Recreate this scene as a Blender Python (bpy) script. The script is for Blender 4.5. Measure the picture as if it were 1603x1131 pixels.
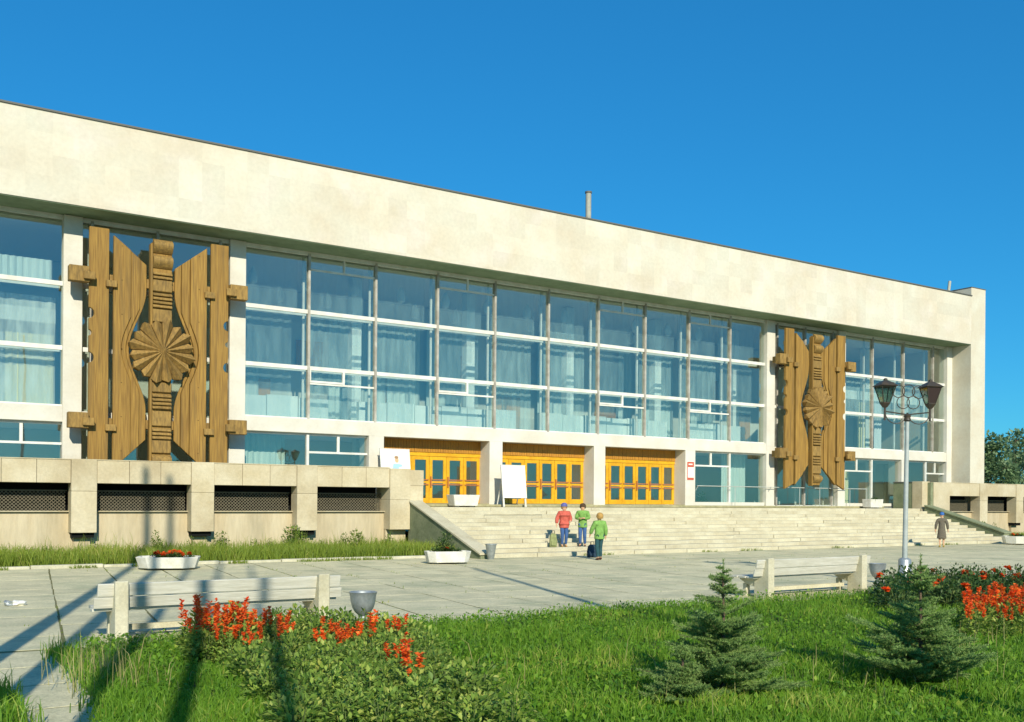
import bpy, bmesh, math, random
import numpy as np
from mathutils import Vector, Matrix
random.seed(7); rng = np.random.default_rng(7)
for o in list(bpy.data.objects): bpy.data.objects.remove(o)
S = bpy.context.scene; C = S.collection
R = math.radians
# ---------------------------------------------------------------- camera
F, VX, ROLL, EYE = 1550.0, 2407.0, 0.0075, 2.0      # focal length and facade vanishing point in photo pixels
LL = math.hypot(F, VX); UZ, NZ = F/LL, VX/LL
CXP, CYP = 801.5, 784.0
cam = bpy.data.cameras.new('camera'); co = bpy.data.objects.new('camera', cam); C.objects.link(co)
cam.sensor_width = 36; cam.lens = F/1603*36; cam.shift_y = (CYP-565.5)/1603
cam.clip_start = 0.1; cam.clip_end = 3000
co.matrix_world = Matrix.Translation((0, 0, EYE)) @ Matrix.Rotation(-math.atan2(UZ, NZ), 4, 'Z') @ Matrix.Rotation(R(90), 4, 'X') @ Matrix.Rotation(ROLL, 4, 'Z')
S.camera = co
# ---------------------------------------------------------------- sky, sun, exposure
SUN_EL, SUN_AZ = 28.0, 17.2       # light travels towards (+sin az, +cos az)
W = bpy.data.worlds.new('World'); S.world = W; W.use_nodes = True
nt = W.node_tree; bg = nt.nodes['Background']
sky = nt.nodes.new('ShaderNodeTexSky'); sky.sky_type = 'NISHITA'; sky.sun_disc = False
sky.sun_elevation = R(SUN_EL); sky.sun_rotation = R(180+SUN_AZ)
sky.air_density = 1.0; sky.dust_density = 0.15; sky.ozone_density = 4.0; sky.altitude = 0
hs = nt.nodes.new('ShaderNodeHueSaturation'); hs.inputs['Saturation'].default_value = 1.45; hs.inputs['Hue'].default_value = 0.49
tint = nt.nodes.new('ShaderNodeMix'); tint.data_type = 'RGBA'; tint.blend_type = 'MULTIPLY'; tint.inputs[0].default_value = 1; tint.inputs[7].default_value = (.24, 1.03, 1.50, 1)
gam = nt.nodes.new('ShaderNodeGamma'); gam.inputs[1].default_value = .60
nt.links.new(sky.outputs[0], gam.inputs[0]); nt.links.new(gam.outputs[0], hs.inputs['Color']); nt.links.new(hs.outputs[0], tint.inputs[6]); nt.links.new(tint.outputs[2], bg.inputs[0]); bg.inputs[1].default_value = 0.15
sl = bpy.data.lights.new('sun', 'SUN'); sl.energy = 4.6; sl.angle = R(0.5); sl.color = (1.0, 0.93, 0.77)
so = bpy.data.objects.new('sun', sl); C.objects.link(so)
sd = Vector((math.sin(R(SUN_AZ))*math.cos(R(SUN_EL)), math.cos(R(SUN_AZ))*math.cos(R(SUN_EL)), -math.sin(R(SUN_EL))))
so.rotation_euler = sd.to_track_quat('-Z', 'Y').to_euler(); so.location = (-10, -30, 30)
S.view_settings.view_transform = 'Standard'; S.view_settings.look = 'None'
S.view_settings.exposure = 0.2; S.view_settings.gamma = 1; S.view_settings.use_curve_mapping = False
S.render.engine = 'CYCLES'
S.cycles.max_bounces = 8; S.cycles.transparent_max_bounces = 24
# ---------------------------------------------------------------- photo pixel -> place
def ray(x, y):
    dx, dy = x-CXP, y-CYP; p = dx+ROLL*dy; q = dy-ROLL*dx
    return (UZ*F+NZ*p, NZ*F-UZ*p, -q)
def plane(x, y, D):                 # on a plane parallel to the facade
    a, b, c = ray(x, y); t = D/b; return Vector((a*t, D, EYE+c*t))
def ground(x, y, z=0.0):            # on level ground
    a, b, c = ray(x, y); t = (z-EYE)/c; return Vector((a*t, b*t, z))
# ---------------------------------------------------------------- helpers
def tag(o, label=None, cat=None, group=None, kind=None):
    if label: o['label'] = label
    if cat: o['category'] = cat
    if group: o['group'] = group
    if kind: o['kind'] = kind
    return o
def empty(name, loc=(0, 0, 0), rz=0.0):
    o = bpy.data.objects.new(name, None); C.objects.link(o); o.location = loc; o.rotation_euler = (0, 0, rz); o.empty_display_size = .2
    return o
def copy_tree(o, parent=None):
    c = o.copy(); C.objects.link(c); c.parent = parent
    for ch in list(o.children): copy_tree(ch, c)
    return c
def link(name, me, parent=None, mat=None):
    if mat is not None and not me.materials: me.materials.append(mat)
    o = bpy.data.objects.new(name, me); C.objects.link(o)
    if parent is not None: o.parent = parent
    return o
class MB:
    def __init__(s): s.v = []; s.f = []; s.mi = []; s.cm = 0
    def add(s, vs, fs):
        b = len(s.v); s.v += [tuple(p) for p in vs]
        for f in fs: s.f.append([b+i for i in f]); s.mi.append(s.cm)
        return s
    def box(s, x0, x1, y0, y1, z0, z1):
        return s.add([(x0,y0,z0),(x1,y0,z0),(x1,y1,z0),(x0,y1,z0),(x0,y0,z1),(x1,y0,z1),(x1,y1,z1),(x0,y1,z1)],
                     [(3,2,1,0),(4,5,6,7),(0,1,5,4),(1,2,6,5),(2,3,7,6),(3,0,4,7)])
    def ext(s, poly, a, b, fn):
        n = len(poly); vs = [fn(p, a) for p in poly]+[fn(p, b) for p in poly]
        return s.add(vs, [tuple(range(n)), tuple(range(2*n-1, n-1, -1))]+[(i, i+n, (i+1) % n+n, (i+1) % n) for i in range(n)])
    def xz(s, poly, y0, y1): return s.ext(poly, y0, y1, lambda p, t: (p[0], t, p[1]))
    def xy(s, poly, z0, z1): return s.ext(poly, z0, z1, lambda p, t: (p[0], p[1], t))
    def yz(s, poly, x0, x1): return s.ext(poly, x0, x1, lambda p, t: (t, p[0], p[1]))
    def tube(s, pts, rad, n=8, cap=True):
        pts = [Vector(p) for p in pts]; rad = rad if isinstance(rad, (list, tuple)) else [rad]*len(pts)
        vs = []; up = None
        for i, p in enumerate(pts):
            d = (pts[min(i+1, len(pts)-1)]-pts[max(i-1, 0)]).normalized()
            if up is None: up = d.orthogonal().normalized()
            up = (up-d*up.dot(d)).normalized(); w = d.cross(up)
            for k in range(n):
                a = 2*math.pi*k/n; vs.append(p+(up*math.cos(a)+w*math.sin(a))*rad[i])
        fs = [(i*n+k, i*n+(k+1) % n, (i+1)*n+(k+1) % n, (i+1)*n+k) for i in range(len(pts)-1) for k in range(n)]
        if cap: fs += [tuple(range(n-1, -1, -1)), tuple((len(pts)-1)*n+k for k in range(n))]
        return s.add(vs, fs)
    def lathe(s, prof, n=20, c=(0, 0, 0), sx=1, sy=1):
        vs = []
        for r, z in prof:
            for k in range(n):
                a = 2*math.pi*k/n; vs.append((c[0]+r*math.cos(a)*sx, c[1]+r*math.sin(a)*sy, c[2]+z))
        m = len(prof)
        fs = [(i*n+k, i*n+(k+1) % n, (i+1)*n+(k+1) % n, (i+1)*n+k) for i in range(m-1) for k in range(n)]
        fs += [tuple(range(n-1, -1, -1)), tuple((m-1)*n+k for k in range(n))]
        return s.add(vs, fs)
    def ring(s, c, R0, r, ax='y', n=24, m=6, a0=0, a1=360, dirx=(1, 0, 0)):
        dx = Vector(dirx); pts = []
        for i in range(n+1):
            a = R(a0+(a1-a0)*i/n); pts.append(Vector(c)+dx*R0*math.cos(a)+Vector((0, 0, R0*math.sin(a))))
        return s.tube(pts, r, m)
    def mesh(s, name, fix=True):
        me = bpy.data.meshes.new(name); me.from_pydata(s.v, [], s.f)
        if fix:
            b = bmesh.new(); b.from_mesh(me); bmesh.ops.recalc_face_normals(b, faces=b.faces); b.to_mesh(me); b.free()
        return me
    def build(s, name, mat, parent=None, bevel=0, smooth=False, loc=None, fix=True):
        me = s.mesh(name, fix)
        for mm in (mat if isinstance(mat, (list, tuple)) else [mat]): me.materials.append(mm)
        if isinstance(mat, (list, tuple)): me.polygons.foreach_set('material_index', s.mi)
        if smooth: me.polygons.foreach_set('use_smooth', [True]*len(me.polygons)); 
        o = link(name, me, parent)
        if smooth and hasattr(me, 'set_sharp_from_angle'): me.set_sharp_from_angle(angle=R(42))
        if loc is not None: o.location = loc
        if bevel:
            md = o.modifiers.new('bevel', 'BEVEL'); md.width = bevel; md.segments = 1; md.limit_method = 'ANGLE'; md.angle_limit = R(40)
        return o
def tri_mesh(name, verts, tris, attr=None, quads=None):
    me = bpy.data.meshes.new(name); verts = np.asarray(verts, np.float32)
    nt_ = 0 if tris is None else len(tris); nq = 0 if quads is None else len(quads)
    idx = np.concatenate([a.reshape(-1) for a in (quads, tris) if a is not None and len(a)]).astype(np.int32)
    me.vertices.add(len(verts)); me.vertices.foreach_set('co', verts.reshape(-1))
    me.loops.add(len(idx)); me.loops.foreach_set('vertex_index', idx)
    me.polygons.add(nt_+nq)
    st = np.concatenate([np.arange(nq)*4, nq*4+np.arange(nt_)*3]).astype(np.int32); me.polygons.foreach_set('loop_start', st)
    if attr is not None:
        a = me.attributes.new('rnd', 'FLOAT', 'POINT'); a.data.foreach_set('value', np.asarray(attr, np.float32))
    me.update(calc_edges=True); return me
# ---------------------------------------------------------------- materials
def lin(*c):
    f = lambda u: (u/255/12.92) if u/255 <= .04045 else ((u/255+.055)/1.055)**2.4
    return (f(c[0]), f(c[1]), f(c[2]), 1)
def c4(c): return (c[0], c[1], c[2], 1)
def mat(name, col, col2=None, nscale=1.0, nstr=1.0, fine=0.12, fscale=30, rough=.85, metal=0, spec=.25, bump=.0, bscale=60, rand=0.0, stretch=(1,1,1), lo=.35, hi=.65, col3=None, n3=.3, local=False, cells=None, cellamt=.04):
    m = bpy.data.materials.new(name); m.use_nodes = True; t = m.node_tree; N = t.nodes; L = t.links
    bs = N['Principled BSDF']; bs.inputs['Roughness'].default_value = rough; bs.inputs['Metallic'].default_value = metal
    bs.inputs['Specular IOR Level'].default_value = spec
    if local: g = N.new('ShaderNodeTexCoord'); src = g.outputs['Object']
    else: g = N.new('ShaderNodeNewGeometry'); src = g.outputs['Position']
    mp = N.new('ShaderNodeMapping'); mp.inputs['Scale'].default_value = stretch; L.new(src, mp.inputs[0])
    out = None
    rgb = N.new('ShaderNodeRGB'); rgb.outputs[0].default_value = c4(col); out = rgb.outputs[0]
    def mix(a, b, fac):
        x = N.new('ShaderNodeMix'); x.data_type = 'RGBA'; L.new(a, x.inputs[6])
        if isinstance(b, tuple): x.inputs[7].default_value = b
        else: L.new(b, x.inputs[7])
        L.new(fac, x.inputs[0]); return x.outputs[2]
    def noise(sc, det=4, lo_=.35, hi_=.65, rghn=.6, v=None):
        n = N.new('ShaderNodeTexNoise'); n.inputs['Scale'].default_value = sc; n.inputs['Detail'].default_value = det; n.inputs['Roughness'].default_value = rghn
        L.new(v or mp.outputs[0], n.inputs['Vector'])
        r = N.new('ShaderNodeMapRange'); r.inputs[1].default_value = lo_; r.inputs[2].default_value = hi_; L.new(n.outputs[0], r.inputs[0]); return r.outputs[0]
    if col2 is not None: out = mix(out, c4(col2), noise(nscale, 4, lo, hi))
    if col3 is not None: out = mix(out, c4(col3), noise(n3, 3, .5, .72))
    if cells:
        m2 = N.new('ShaderNodeMapping'); m2.inputs['Scale'].default_value = cells; L.new(src, m2.inputs[0])
        fl = N.new('ShaderNodeVectorMath'); fl.operation = 'FLOOR'; L.new(m2.outputs[0], fl.inputs[0])
        wn = N.new('ShaderNodeTexWhiteNoise'); L.new(fl.outputs[0], wn.inputs[0])
        mr0 = N.new('ShaderNodeMapRange'); mr0.inputs[3].default_value = 1-cellamt; mr0.inputs[4].default_value = 1+cellamt; L.new(wn.outputs[0], mr0.inputs[0])
        h0 = N.new('ShaderNodeHueSaturation'); L.new(out, h0.inputs['Color']); L.new(mr0.outputs[0], h0.inputs['Value']); out = h0.outputs[0]
    if fine or rand:
        hsv = N.new('ShaderNodeHueSaturation'); L.new(out, hsv.inputs['Color'])
        if fine:
            r = noise(fscale, 5, .25, .75); mr = N.new('ShaderNodeMapRange'); mr.inputs[3].default_value = 1-fine; mr.inputs[4].default_value = 1+fine; L.new(r, mr.inputs[0]); val = mr.outputs[0]
        else: val = None
        if rand:
            oi = N.new('ShaderNodeObjectInfo'); mr2 = N.new('ShaderNodeMapRange'); mr2.inputs[3].default_value = 1-rand; mr2.inputs[4].default_value = 1+rand; L.new(oi.outputs['Random'], mr2.inputs[0])
            if val is None: val = mr2.outputs[0]
            else:
                mm = N.new('ShaderNodeMath'); mm.operation = 'MULTIPLY'; L.new(val, mm.inputs[0]); L.new(mr2.outputs[0], mm.inputs[1]); val = mm.outputs[0]
        L.new(val, hsv.inputs['Value']); out = hsv.outputs[0]
    L.new(out, bs.inputs['Base Color'])
    if bump:
        b = N.new('ShaderNodeBump'); b.inputs['Strength'].default_value = bump; b.inputs['Distance'].default_value = .02
        n = N.new('ShaderNodeTexNoise'); n.inputs['Scale'].default_value = bscale; n.inputs['Detail'].default_value = 6; L.new(mp.outputs[0], n.inputs['Vector'])
        L.new(n.outputs[0], b.inputs['Height']); L.new(b.outputs[0], bs.inputs['Normal'])
    return m
def leafmat(name, dark, light, trans=.35, yellow=None, rough=.5):
    m = bpy.data.materials.new(name); m.use_nodes = True; t = m.node_tree; N = t.nodes; L = t.links
    bs = N['Principled BSDF']; bs.inputs['Roughness'].default_value = rough; bs.inputs['Specular IOR Level'].default_value = .3
    a = N.new('ShaderNodeAttribute'); a.attribute_name = 'rnd'
    cr = N.new('ShaderNodeValToRGB'); cr.color_ramp.elements[0].color = c4(dark); cr.color_ramp.elements[1].color = c4(light)
    if yellow:
        cr.color_ramp.elements[1].position = .8; e = cr.color_ramp.elements.new(1.0); e.color = c4(yellow)
    L.new(a.outputs['Fac'], cr.inputs[0])
    oi = N.new('ShaderNodeObjectInfo'); mr = N.new('ShaderNodeMapRange'); mr.inputs[3].default_value = .85; mr.inputs[4].default_value = 1.15; L.new(oi.outputs['Random'], mr.inputs[0])
    h = N.new('ShaderNodeHueSaturation'); L.new(cr.outputs[0], h.inputs['Color']); L.new(mr.outputs[0], h.inputs['Value'])
    L.new(h.outputs[0], bs.inputs['Base Color'])
    tr = N.new('ShaderNodeBsdfTranslucent'); L.new(h.outputs[0], tr.inputs[0])
    mx = N.new('ShaderNodeMixShader'); mx.inputs[0].default_value = trans
    L.new(bs.outputs[0], mx.inputs[1]); L.new(tr.outputs[0], mx.inputs[2]); L.new(mx.outputs[0], N['Material Output'].inputs[0])
    return m
def glassmat(name, tint, base=.10, gain=1.0, wob=.02):
    m = bpy.data.materials.new(name); m.use_nodes = True; t = m.node_tree; N = t.nodes; L = t.links
    N.remove(N['Principled BSDF'])
    tr = N.new('ShaderNodeBsdfTransparent'); tr.inputs[0].default_value = c4(tint)
    gl = N.new('ShaderNodeBsdfGlossy'); gl.inputs['Roughness'].default_value = .015; gl.inputs[0].default_value = (.97, .97, .95, 1)
    lw = N.new('ShaderNodeLayerWeight'); lw.inputs[0].default_value = .5
    pw_ = N.new('ShaderNodeMath'); pw_.operation = 'POWER'; L.new(lw.outputs['Facing'], pw_.inputs[0]); pw_.inputs[1].default_value = 4.0
    fr = pw_
    ma = N.new('ShaderNodeMath'); ma.operation = 'MULTIPLY_ADD'; ma.inputs[1].default_value = gain; ma.inputs[2].default_value = base; ma.use_clamp = True; L.new(fr.outputs[0], ma.inputs[0])
    g = N.new('ShaderNodeNewGeometry'); n = N.new('ShaderNodeTexNoise'); n.inputs['Scale'].default_value = .55; n.inputs['Detail'].default_value = 2; L.new(g.outputs['Position'], n.inputs['Vector'])
    b = N.new('ShaderNodeBump'); b.inputs['Strength'].default_value = 1; b.inputs['Distance'].default_value = wob; L.new(n.outputs[0], b.inputs['Height']); L.new(b.outputs[0], gl.inputs['Normal'])
    mx = N.new('ShaderNodeMixShader'); L.new(ma.outputs[0], mx.inputs[0]); L.new(tr.outputs[0], mx.inputs[1]); L.new(gl.outputs[0], mx.inputs[2]); L.new(mx.outputs[0], N['Material Output'].inputs[0])
    return m
M = {}
M['fascia'] = mat('fascia_stone', (.64,.61,.49), (.60,.53,.40), .45, fine=.07, fscale=7, rough=.9, bump=.25, bscale=14, col3=(.66,.60,.50), n3=.6, cells=(1.25, 1, 1.45), cellamt=.05)
M['pylon'] = mat('pylon_stone', (.64,.61,.49), (.59,.53,.40), .7, fine=.06, fscale=9, rough=.9, bump=.2, bscale=14)
M['white'] = mat('white_render', (.68,.66,.57), (.60,.56,.46), .8, fine=.05, fscale=14, rough=.85, bump=.15, bscale=25)
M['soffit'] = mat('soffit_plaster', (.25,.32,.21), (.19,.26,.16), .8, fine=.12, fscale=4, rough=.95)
M['frame'] = mat('white_painted_frame', (.74,.74,.68), (.62,.60,.52), 2, fine=.05, rough=.6)
M['mull'] = mat('mullion_metal', (.52,.49,.42), (.34,.30,.24), 3, fine=.1, rough=.5, metal=.2)
M['flash'] = mat('flashing', (.13,.13,.11), rough=.6)
M['terrace'] = mat('terrace_stone', (.59,.52,.36), (.50,.42,.26), .9, fine=.10, fscale=12, rough=.92, bump=.4, bscale=22, col3=(.44,.36,.22), n3=.5, rand=.04)
M['terrlow'] = mat('terrace_wall_stone', (.57,.49,.33), (.48,.39,.24), .8, fine=.10, fscale=8, rough=.92, bump=.4, bscale=22, stretch=(1.4,1.4,.25), col3=(.40,.34,.22), n3=.7)
M['moss'] = mat('mossy_concrete', (.25,.27,.16), (.17,.20,.11), 1.4, fine=.2, fscale=10, rough=.95, bump=.5, bscale=20)
M['step'] = mat('step_stone', (.57,.53,.38), (.48,.43,.29), 1.3, fine=.12, fscale=16, rough=.92, bump=.35, bscale=30, rand=.07)
M['landing'] = mat('landing_stone', (.40,.36,.20), (.30,.28,.15), 1.2, fine=.2, fscale=10, rough=.95, bump=.3)
M['slab'] = mat('paving_concrete', (.68,.62,.40), (.53,.50,.32), 1.8, fine=.24, fscale=22, rough=.93, bump=.5, bscale=50, rand=.07, col3=(.40,.41,.26), n3=.6)
M['joint'] = mat('joint_soil', (.14,.14,.06), (.20,.19,.09), 3, fine=.3, rough=1)
M['soil'] = mat('lawn_soil', (.045,.06,.02), (.07,.07,.03), 4, fine=.3, rough=1)
M['kerb'] = mat('kerb_concrete', (.60,.56,.42), (.44,.42,.29), 2, fine=.15, rough=.95, bump=.4)
M['ground'] = mat('far_ground', (.24,.24,.16), (.18,.20,.10), .3, fine=.2, rough=1)
M['wood'] = mat('carved_wood', (.38,.225,.05), (.21,.115,.028), 7, fine=.32, fscale=14, rough=.7, bump=.5, bscale=9, rand=.09, stretch=(5,5,.22), col3=(.18,.11,.035), n3=1.6)
M['woodg'] = mat('weathered_wood', (.35,.215,.06), (.19,.12,.04), 5, fine=.2, fscale=12, rough=.75, bump=.5, bscale=9, rand=.14, stretch=(3,3,.6))
M['yellow'] = mat('yellow_door_paint', (.74,.40,.02), (.62,.31,.015), 3, fine=.12, fscale=10, rough=.45, rand=.04)
M['orange'] = mat('orange_wood_lining', (.50,.24,.03), (.38,.17,.03), 6, fine=.2, fscale=14, rough=.5, stretch=(6,1,.3), rand=.08)
M['barred'] = mat('push_bar', (.42,.15,.05), rough=.4, spec=.5)
M['glass'] = glassmat('curtain_glass', (.92,.965,.94), .14, .7, .004)
M['glassd'] = glassmat('door_glass', (.88,.94,.90), .14, .8)
M['inwall'] = mat('hall_back_wall', (.66,.66,.58), (.56,.58,.52), .5, fine=.06, rough=.9)
M['inceil'] = mat('hall_ceiling', (.62,.62,.56), rough=.9)
M['infloor'] = mat('hall_floor', (.60,.62,.56), (.52,.54,.49), 1, rough=.5)
M['inwhite'] = mat('hall_white', (.76,.80,.76), (.66,.72,.70), 1.2, rough=.8, fine=.04)
M['curtain'] = mat('hall_curtain', (.60,.68,.64), (.48,.58,.56), 3, rough=.95, stretch=(4,4,.3))
M['curtw'] = mat('white_curtain', (.66,.70,.70), (.55,.60,.62), 3, rough=.95, stretch=(6,6,.3))
M['curty'] = mat('yellow_curtain', (.74,.68,.42), (.68,.60,.34), 3, rough=.95, stretch=(6,6,.3))
M['blue'] = mat('blue_panel', (.10,.25,.42), rough=.6)
M['black'] = mat('shade_black', (.008,.009,.008), rough=1, fine=0)  # near-black colour for shade in the recesses and below the piers
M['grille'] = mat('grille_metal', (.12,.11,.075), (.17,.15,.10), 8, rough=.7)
M['bench'] = mat('bench_white_paint', (.62,.60,.50), (.50,.48,.38), 5, fine=.1, fscale=18, rough=.75, bump=.3, bscale=18, stretch=(.4,4,4), rand=.05)
M['benchc'] = mat('bench_concrete', (.62,.58,.42), (.50,.46,.31), 3, fine=.15, rough=.9, bump=.4)
M['zinc'] = mat('dull_silver_metal', (.44,.47,.46), (.32,.35,.35), 6, fine=.15, fscale=20, rough=.45, metal=.55, spec=.5)
M['planter'] = mat('whitewashed_planter', (.74,.72,.64), (.60,.58,.48), 4, fine=.1, rough=.9, bump=.4)
M['earth'] = mat('planter_earth', (.07,.05,.03), (.10,.08,.04), 10, fine=.3, rough=1)
M['lampp'] = mat('pale_grey_pole_paint', (.46,.49,.45), (.36,.40,.37), 4, fine=.08, rough=.45, spec=.5)
M['iron'] = mat('dark_iron', (.035,.035,.028), (.07,.05,.03), 8, fine=.2, rough=.5, spec=.4)
M['lglass'] = glassmat('lantern_glass', (.45,.52,.44), .06, .6, .002)
M['lred'] = mat('red_brown_lantern_pane', (.045,.03,.026), rough=.35, spec=.4)
M['board'] = mat('white_board', (.80,.79,.72), (.74,.72,.64), 2, fine=.03, rough=.6)
M['red'] = mat('red_paint', (.52,.11,.06), rough=.6)
M['pipe'] = mat('grey_pipe', (.42,.42,.34), (.33,.33,.27), 3, rough=.6)
M['skin'] = mat('skin', (.60,.36,.22), rough=.6, fine=.03)
M['trunk'] = mat('bark', (.16,.11,.07), (.09,.07,.05), 12, fine=.2, rough=.95, bump=.6)
M['pole'] = mat('flagpole_paint', (.5,.5,.5), rough=.5)
# ================================================================ SETTING
g = MB(); g.add([(-1500,-1500,-.1),(1500,-1500,-.1),(1500,1500,-.1),(-1500,1500,-.1)], [(0,1,2,3)])
tag(g.build('ground', M['ground'], fix=False), kind='structure')
# --- plaza: a base sheet with recessed joints and slabs laid on it
plaza = MB().box(-12, 80, 13.6, 34.4, -.09, -.007).build('plaza', M['joint']); tag(plaza, kind='structure')
ROT = R(-7.0); sx, sy = 1.42, 1.34
protos = []
for k in range(4):
    b = MB().box(-sx/2+.018, sx/2-.018, -sy/2+.018, sy/2-.018, -.05, 0)
    me = b.mesh('paving_slab'); bm = bmesh.new(); bm.from_mesh(me)
    for v in bm.verts:
        v.co.x += random.uniform(-.012, .012); v.co.y += random.uniform(-.012, .012)
    bmesh.ops.bevel(bm, geom=[e for e in bm.edges if all(v.co.z > -.01 for v in e.verts)], offset=.004, segments=1, affect='EDGES')
    bm.to_mesh(me); bm.free(); me.materials.append(M['slab']); me.materials.append(M['joint'])
    me.polygons.foreach_set('material_index', [0 if q.normal.z > .5 else 1 for q in me.polygons]); protos.append(me)
cells = []
for i in range(-16, 70):
    for j in range(-12, 34):
        u, v = (i+.5)*sx, (j+.5)*sy
        x = 10+u*math.cos(ROT)-v*math.sin(ROT); y = 20+u*math.sin(ROT)+v*math.cos(ROT)
        if 13.9 < y < 30.9 and -6 < x < 78:
            zc = x*UZ+y*NZ; p = (x*NZ-y*UZ)*F/zc
            if abs(p) < 850: cells.append((zc, x, y))
cells.sort()
far = MB()
for n_, (zc, x, y) in enumerate(cells):
    if n_ < 300:
        o = link('paving_slab', protos[n_ % 4], plaza)
        o.location = (x, y, random.uniform(-.001, .003)); o.rotation_euler = (random.gauss(0, .001), random.gauss(0, .001), ROT+random.gauss(0, .004)+(math.pi if random.random() < .5 else 0))
    else:
        c, s = math.cos(ROT), math.sin(ROT); z = random.uniform(-.002, .003); h1, h2 = sx/2-.02, sy/2-.02
        pts = [(x+a*c-b*s, y+a*s+b*c) for a, b in ((-h1,-h2),(h1,-h2),(h1,h2),(-h1,h2))]
        far.cm = 0; far.add([q+(z,) for q in pts], [(0,1,2,3)]); far.cm = 1; far.add([q+(z,) for q in pts]+[q+(-.05,) for q in pts], [(i_, i_+4, (i_+1) % 4+4, (i_+1) % 4) for i_ in range(4)])
tag(far.build('distant_paving_slabs', [M['slab'], M['joint']], plaza, fix=False), kind='stuff')
# --- path at the left, slabs laid square
path = MB().box(-2.4, 2.3, 2, 14.0, -.095, -.0105).build('path', M['joint']); tag(path, kind='structure')
py = 14.2
while py > 3:
    h = random.uniform(1.15, 1.4)
    for x0, x1 in ((-.62, 1.98+random.uniform(-.1, .15)), (-2.3, -.68)):
        b = MB().box(x0, x1, py-h+.03, py, -.045, random.uniform(-.0065, -.0045)); b.build('paving_slab', M['slab'], path, bevel=.012)
    py -= h
# --- lawn soil, gently domed
def lawn_left(y): return 2.32 if y > 13 else 2.32-(13-y)*.17
def lz(x, y): return .02+.05*max(0, min(1, (14.2-y)/2.0))+.03*math.sin(x*.9)*math.cos(y*.7)
lm = MB(); nx, ny = 60, 26; gx0, gx1, gy0, gy1 = 1.2, 60, 1.5, 14.35
vs = []
for j in range(ny+1):
    y = gy0+(gy1-gy0)*j/ny
    for i in range(nx+1):
        t_ = (i/nx)**1.7; x = lawn_left(y)+(gx1-lawn_left(y))*t_
        vs.append((x, y+(.10*math.sin(x*1.3)+.06*math.sin(x*3.1) if j == ny else 0), lz(x, y) if 0 < j < ny and i > 0 else -.02))
lm.add(vs, [(j*(nx+1)+i, j*(nx+1)+i+1, (j+1)*(nx+1)+i+1, (j+1)*(nx+1)+i) for j in range(ny) for i in range(nx)])
tag(lm.build('lawn', M['soil'], fix=False), kind='structure')
vg = MB().box(-14, 17.2, 30.55, 34.7, -.08, .05).build('verge', M['soil']); tag(vg, kind='structure')
vg2 = MB().box(50.3, 80, 31.2, 34.7, -.08, .05).build('verge', M['soil']); tag(vg2, kind='structure')
kerb = empty('kerb', (-13, 30.4, 0)); tag(kerb, 'low pale concrete kerb between paving and weedy verge', 'kerb')
x = -13.0
while x < 15.9:
    l = random.uniform(1.4, 2.0)
    o = MB().box(x+.01, x+l-.01, -.11, .11, -.08, .085+random.uniform(-.02, .015)).build('kerb_stone', M['kerb'], kerb, bevel=.02); o.location = (13, random.gauss(0, .012), 0); x += l
# ================================================================ BUILDING
GZ = 36.6
P = [5.63+5.655*k for k in range(-3, 10)]           # column axes
PK = lambda k: 5.63+5.655*k
ZT, ZS = 11.5, 11.6                                 # glass head, soffit
bd = empty('sports_hall', (25.45, 36.6, 0)); tag(bd, 'long modernist hall with tall glass front under a deep blank stone fascia', 'building')
bd.location = (0, 0, 0)
def part(mb, name, m, bevel=0, parent=bd, **k): return mb.build(name, m, parent, bevel, **k)
part(MB().box(-6, 55.4, 35.15, 36.0, ZS+.01, 14.5), 'fascia', M['fascia'])
part(MB().box(-6, 55.42, 35.10, 35.45, 14.5, 14.56), 'roof_flashing', M['flash'])
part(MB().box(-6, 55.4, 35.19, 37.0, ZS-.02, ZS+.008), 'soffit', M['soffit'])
part(MB().box(-6, 55.39, 36.0, 60, 13.6, 14.1), 'roof', M['flash'])
part(MB().box(55.4, 56.85, 35.148, 60, 0, 15.03), 'end_pylon', M['pylon'], .02)
part(MB().box(55.38, 56.87, 35.13, 60, 15.03, 15.07), 'pylon_coping', M['flash'])
part(MB().box(-7.4, -6, 35.148, 60, 0, 15.03), 'end_pylon', M['pylon'], .02)
part(MB().box(-6, 55.4, 59.6, 60, 0, 13.6), 'rear_wall', M['pylon'])
part(MB().xz([(54.0,14.1),(55.39,14.1),(55.39,14.95)], 36.4, 36.6), 'roof_gusset', M['flash'])
part(MB().tube([(54.65,36.3,13.9),(54.95,36.3,15.55)], .09, 8), 'leaning_vent_pipe', M['pipe'], smooth=True)
vp = plane(921, 330, 38.5)
part(MB().tube([(vp.x,38.5,13.9),(vp.x,38.5,plane(921,303,38.5).z)], .14, 12), 'vent_pipe', M['pipe'], smooth=True)
part(MB().tube([(vp.x,38.5,plane(921,303,38.5).z),(vp.x,38.5,plane(921,300.5,38.5).z)], .17, 12), 'vent_cap', M['flash'], smooth=True)
# pillars
full = [-2, -1, 0, 1, 6, 7]
for k in full:
    c = PK(k); part(MB().box(c-.30, c+.30, 36.38, 36.95, 1.72, ZS-.03), 'pillar', M['white'], .012)
part(MB().box(54.9, 55.4, 36.38, 36.95, 1.72, ZS-.03), 'pillar', M['white'], .012)
for k in (2, 3, 4, 5, 8):
    c = PK(k); part(MB().box(c-.33, c+.33, 36.38, 37.3, 1.72, 4.55), 'lower_pillar', M['white'], .012)
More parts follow.
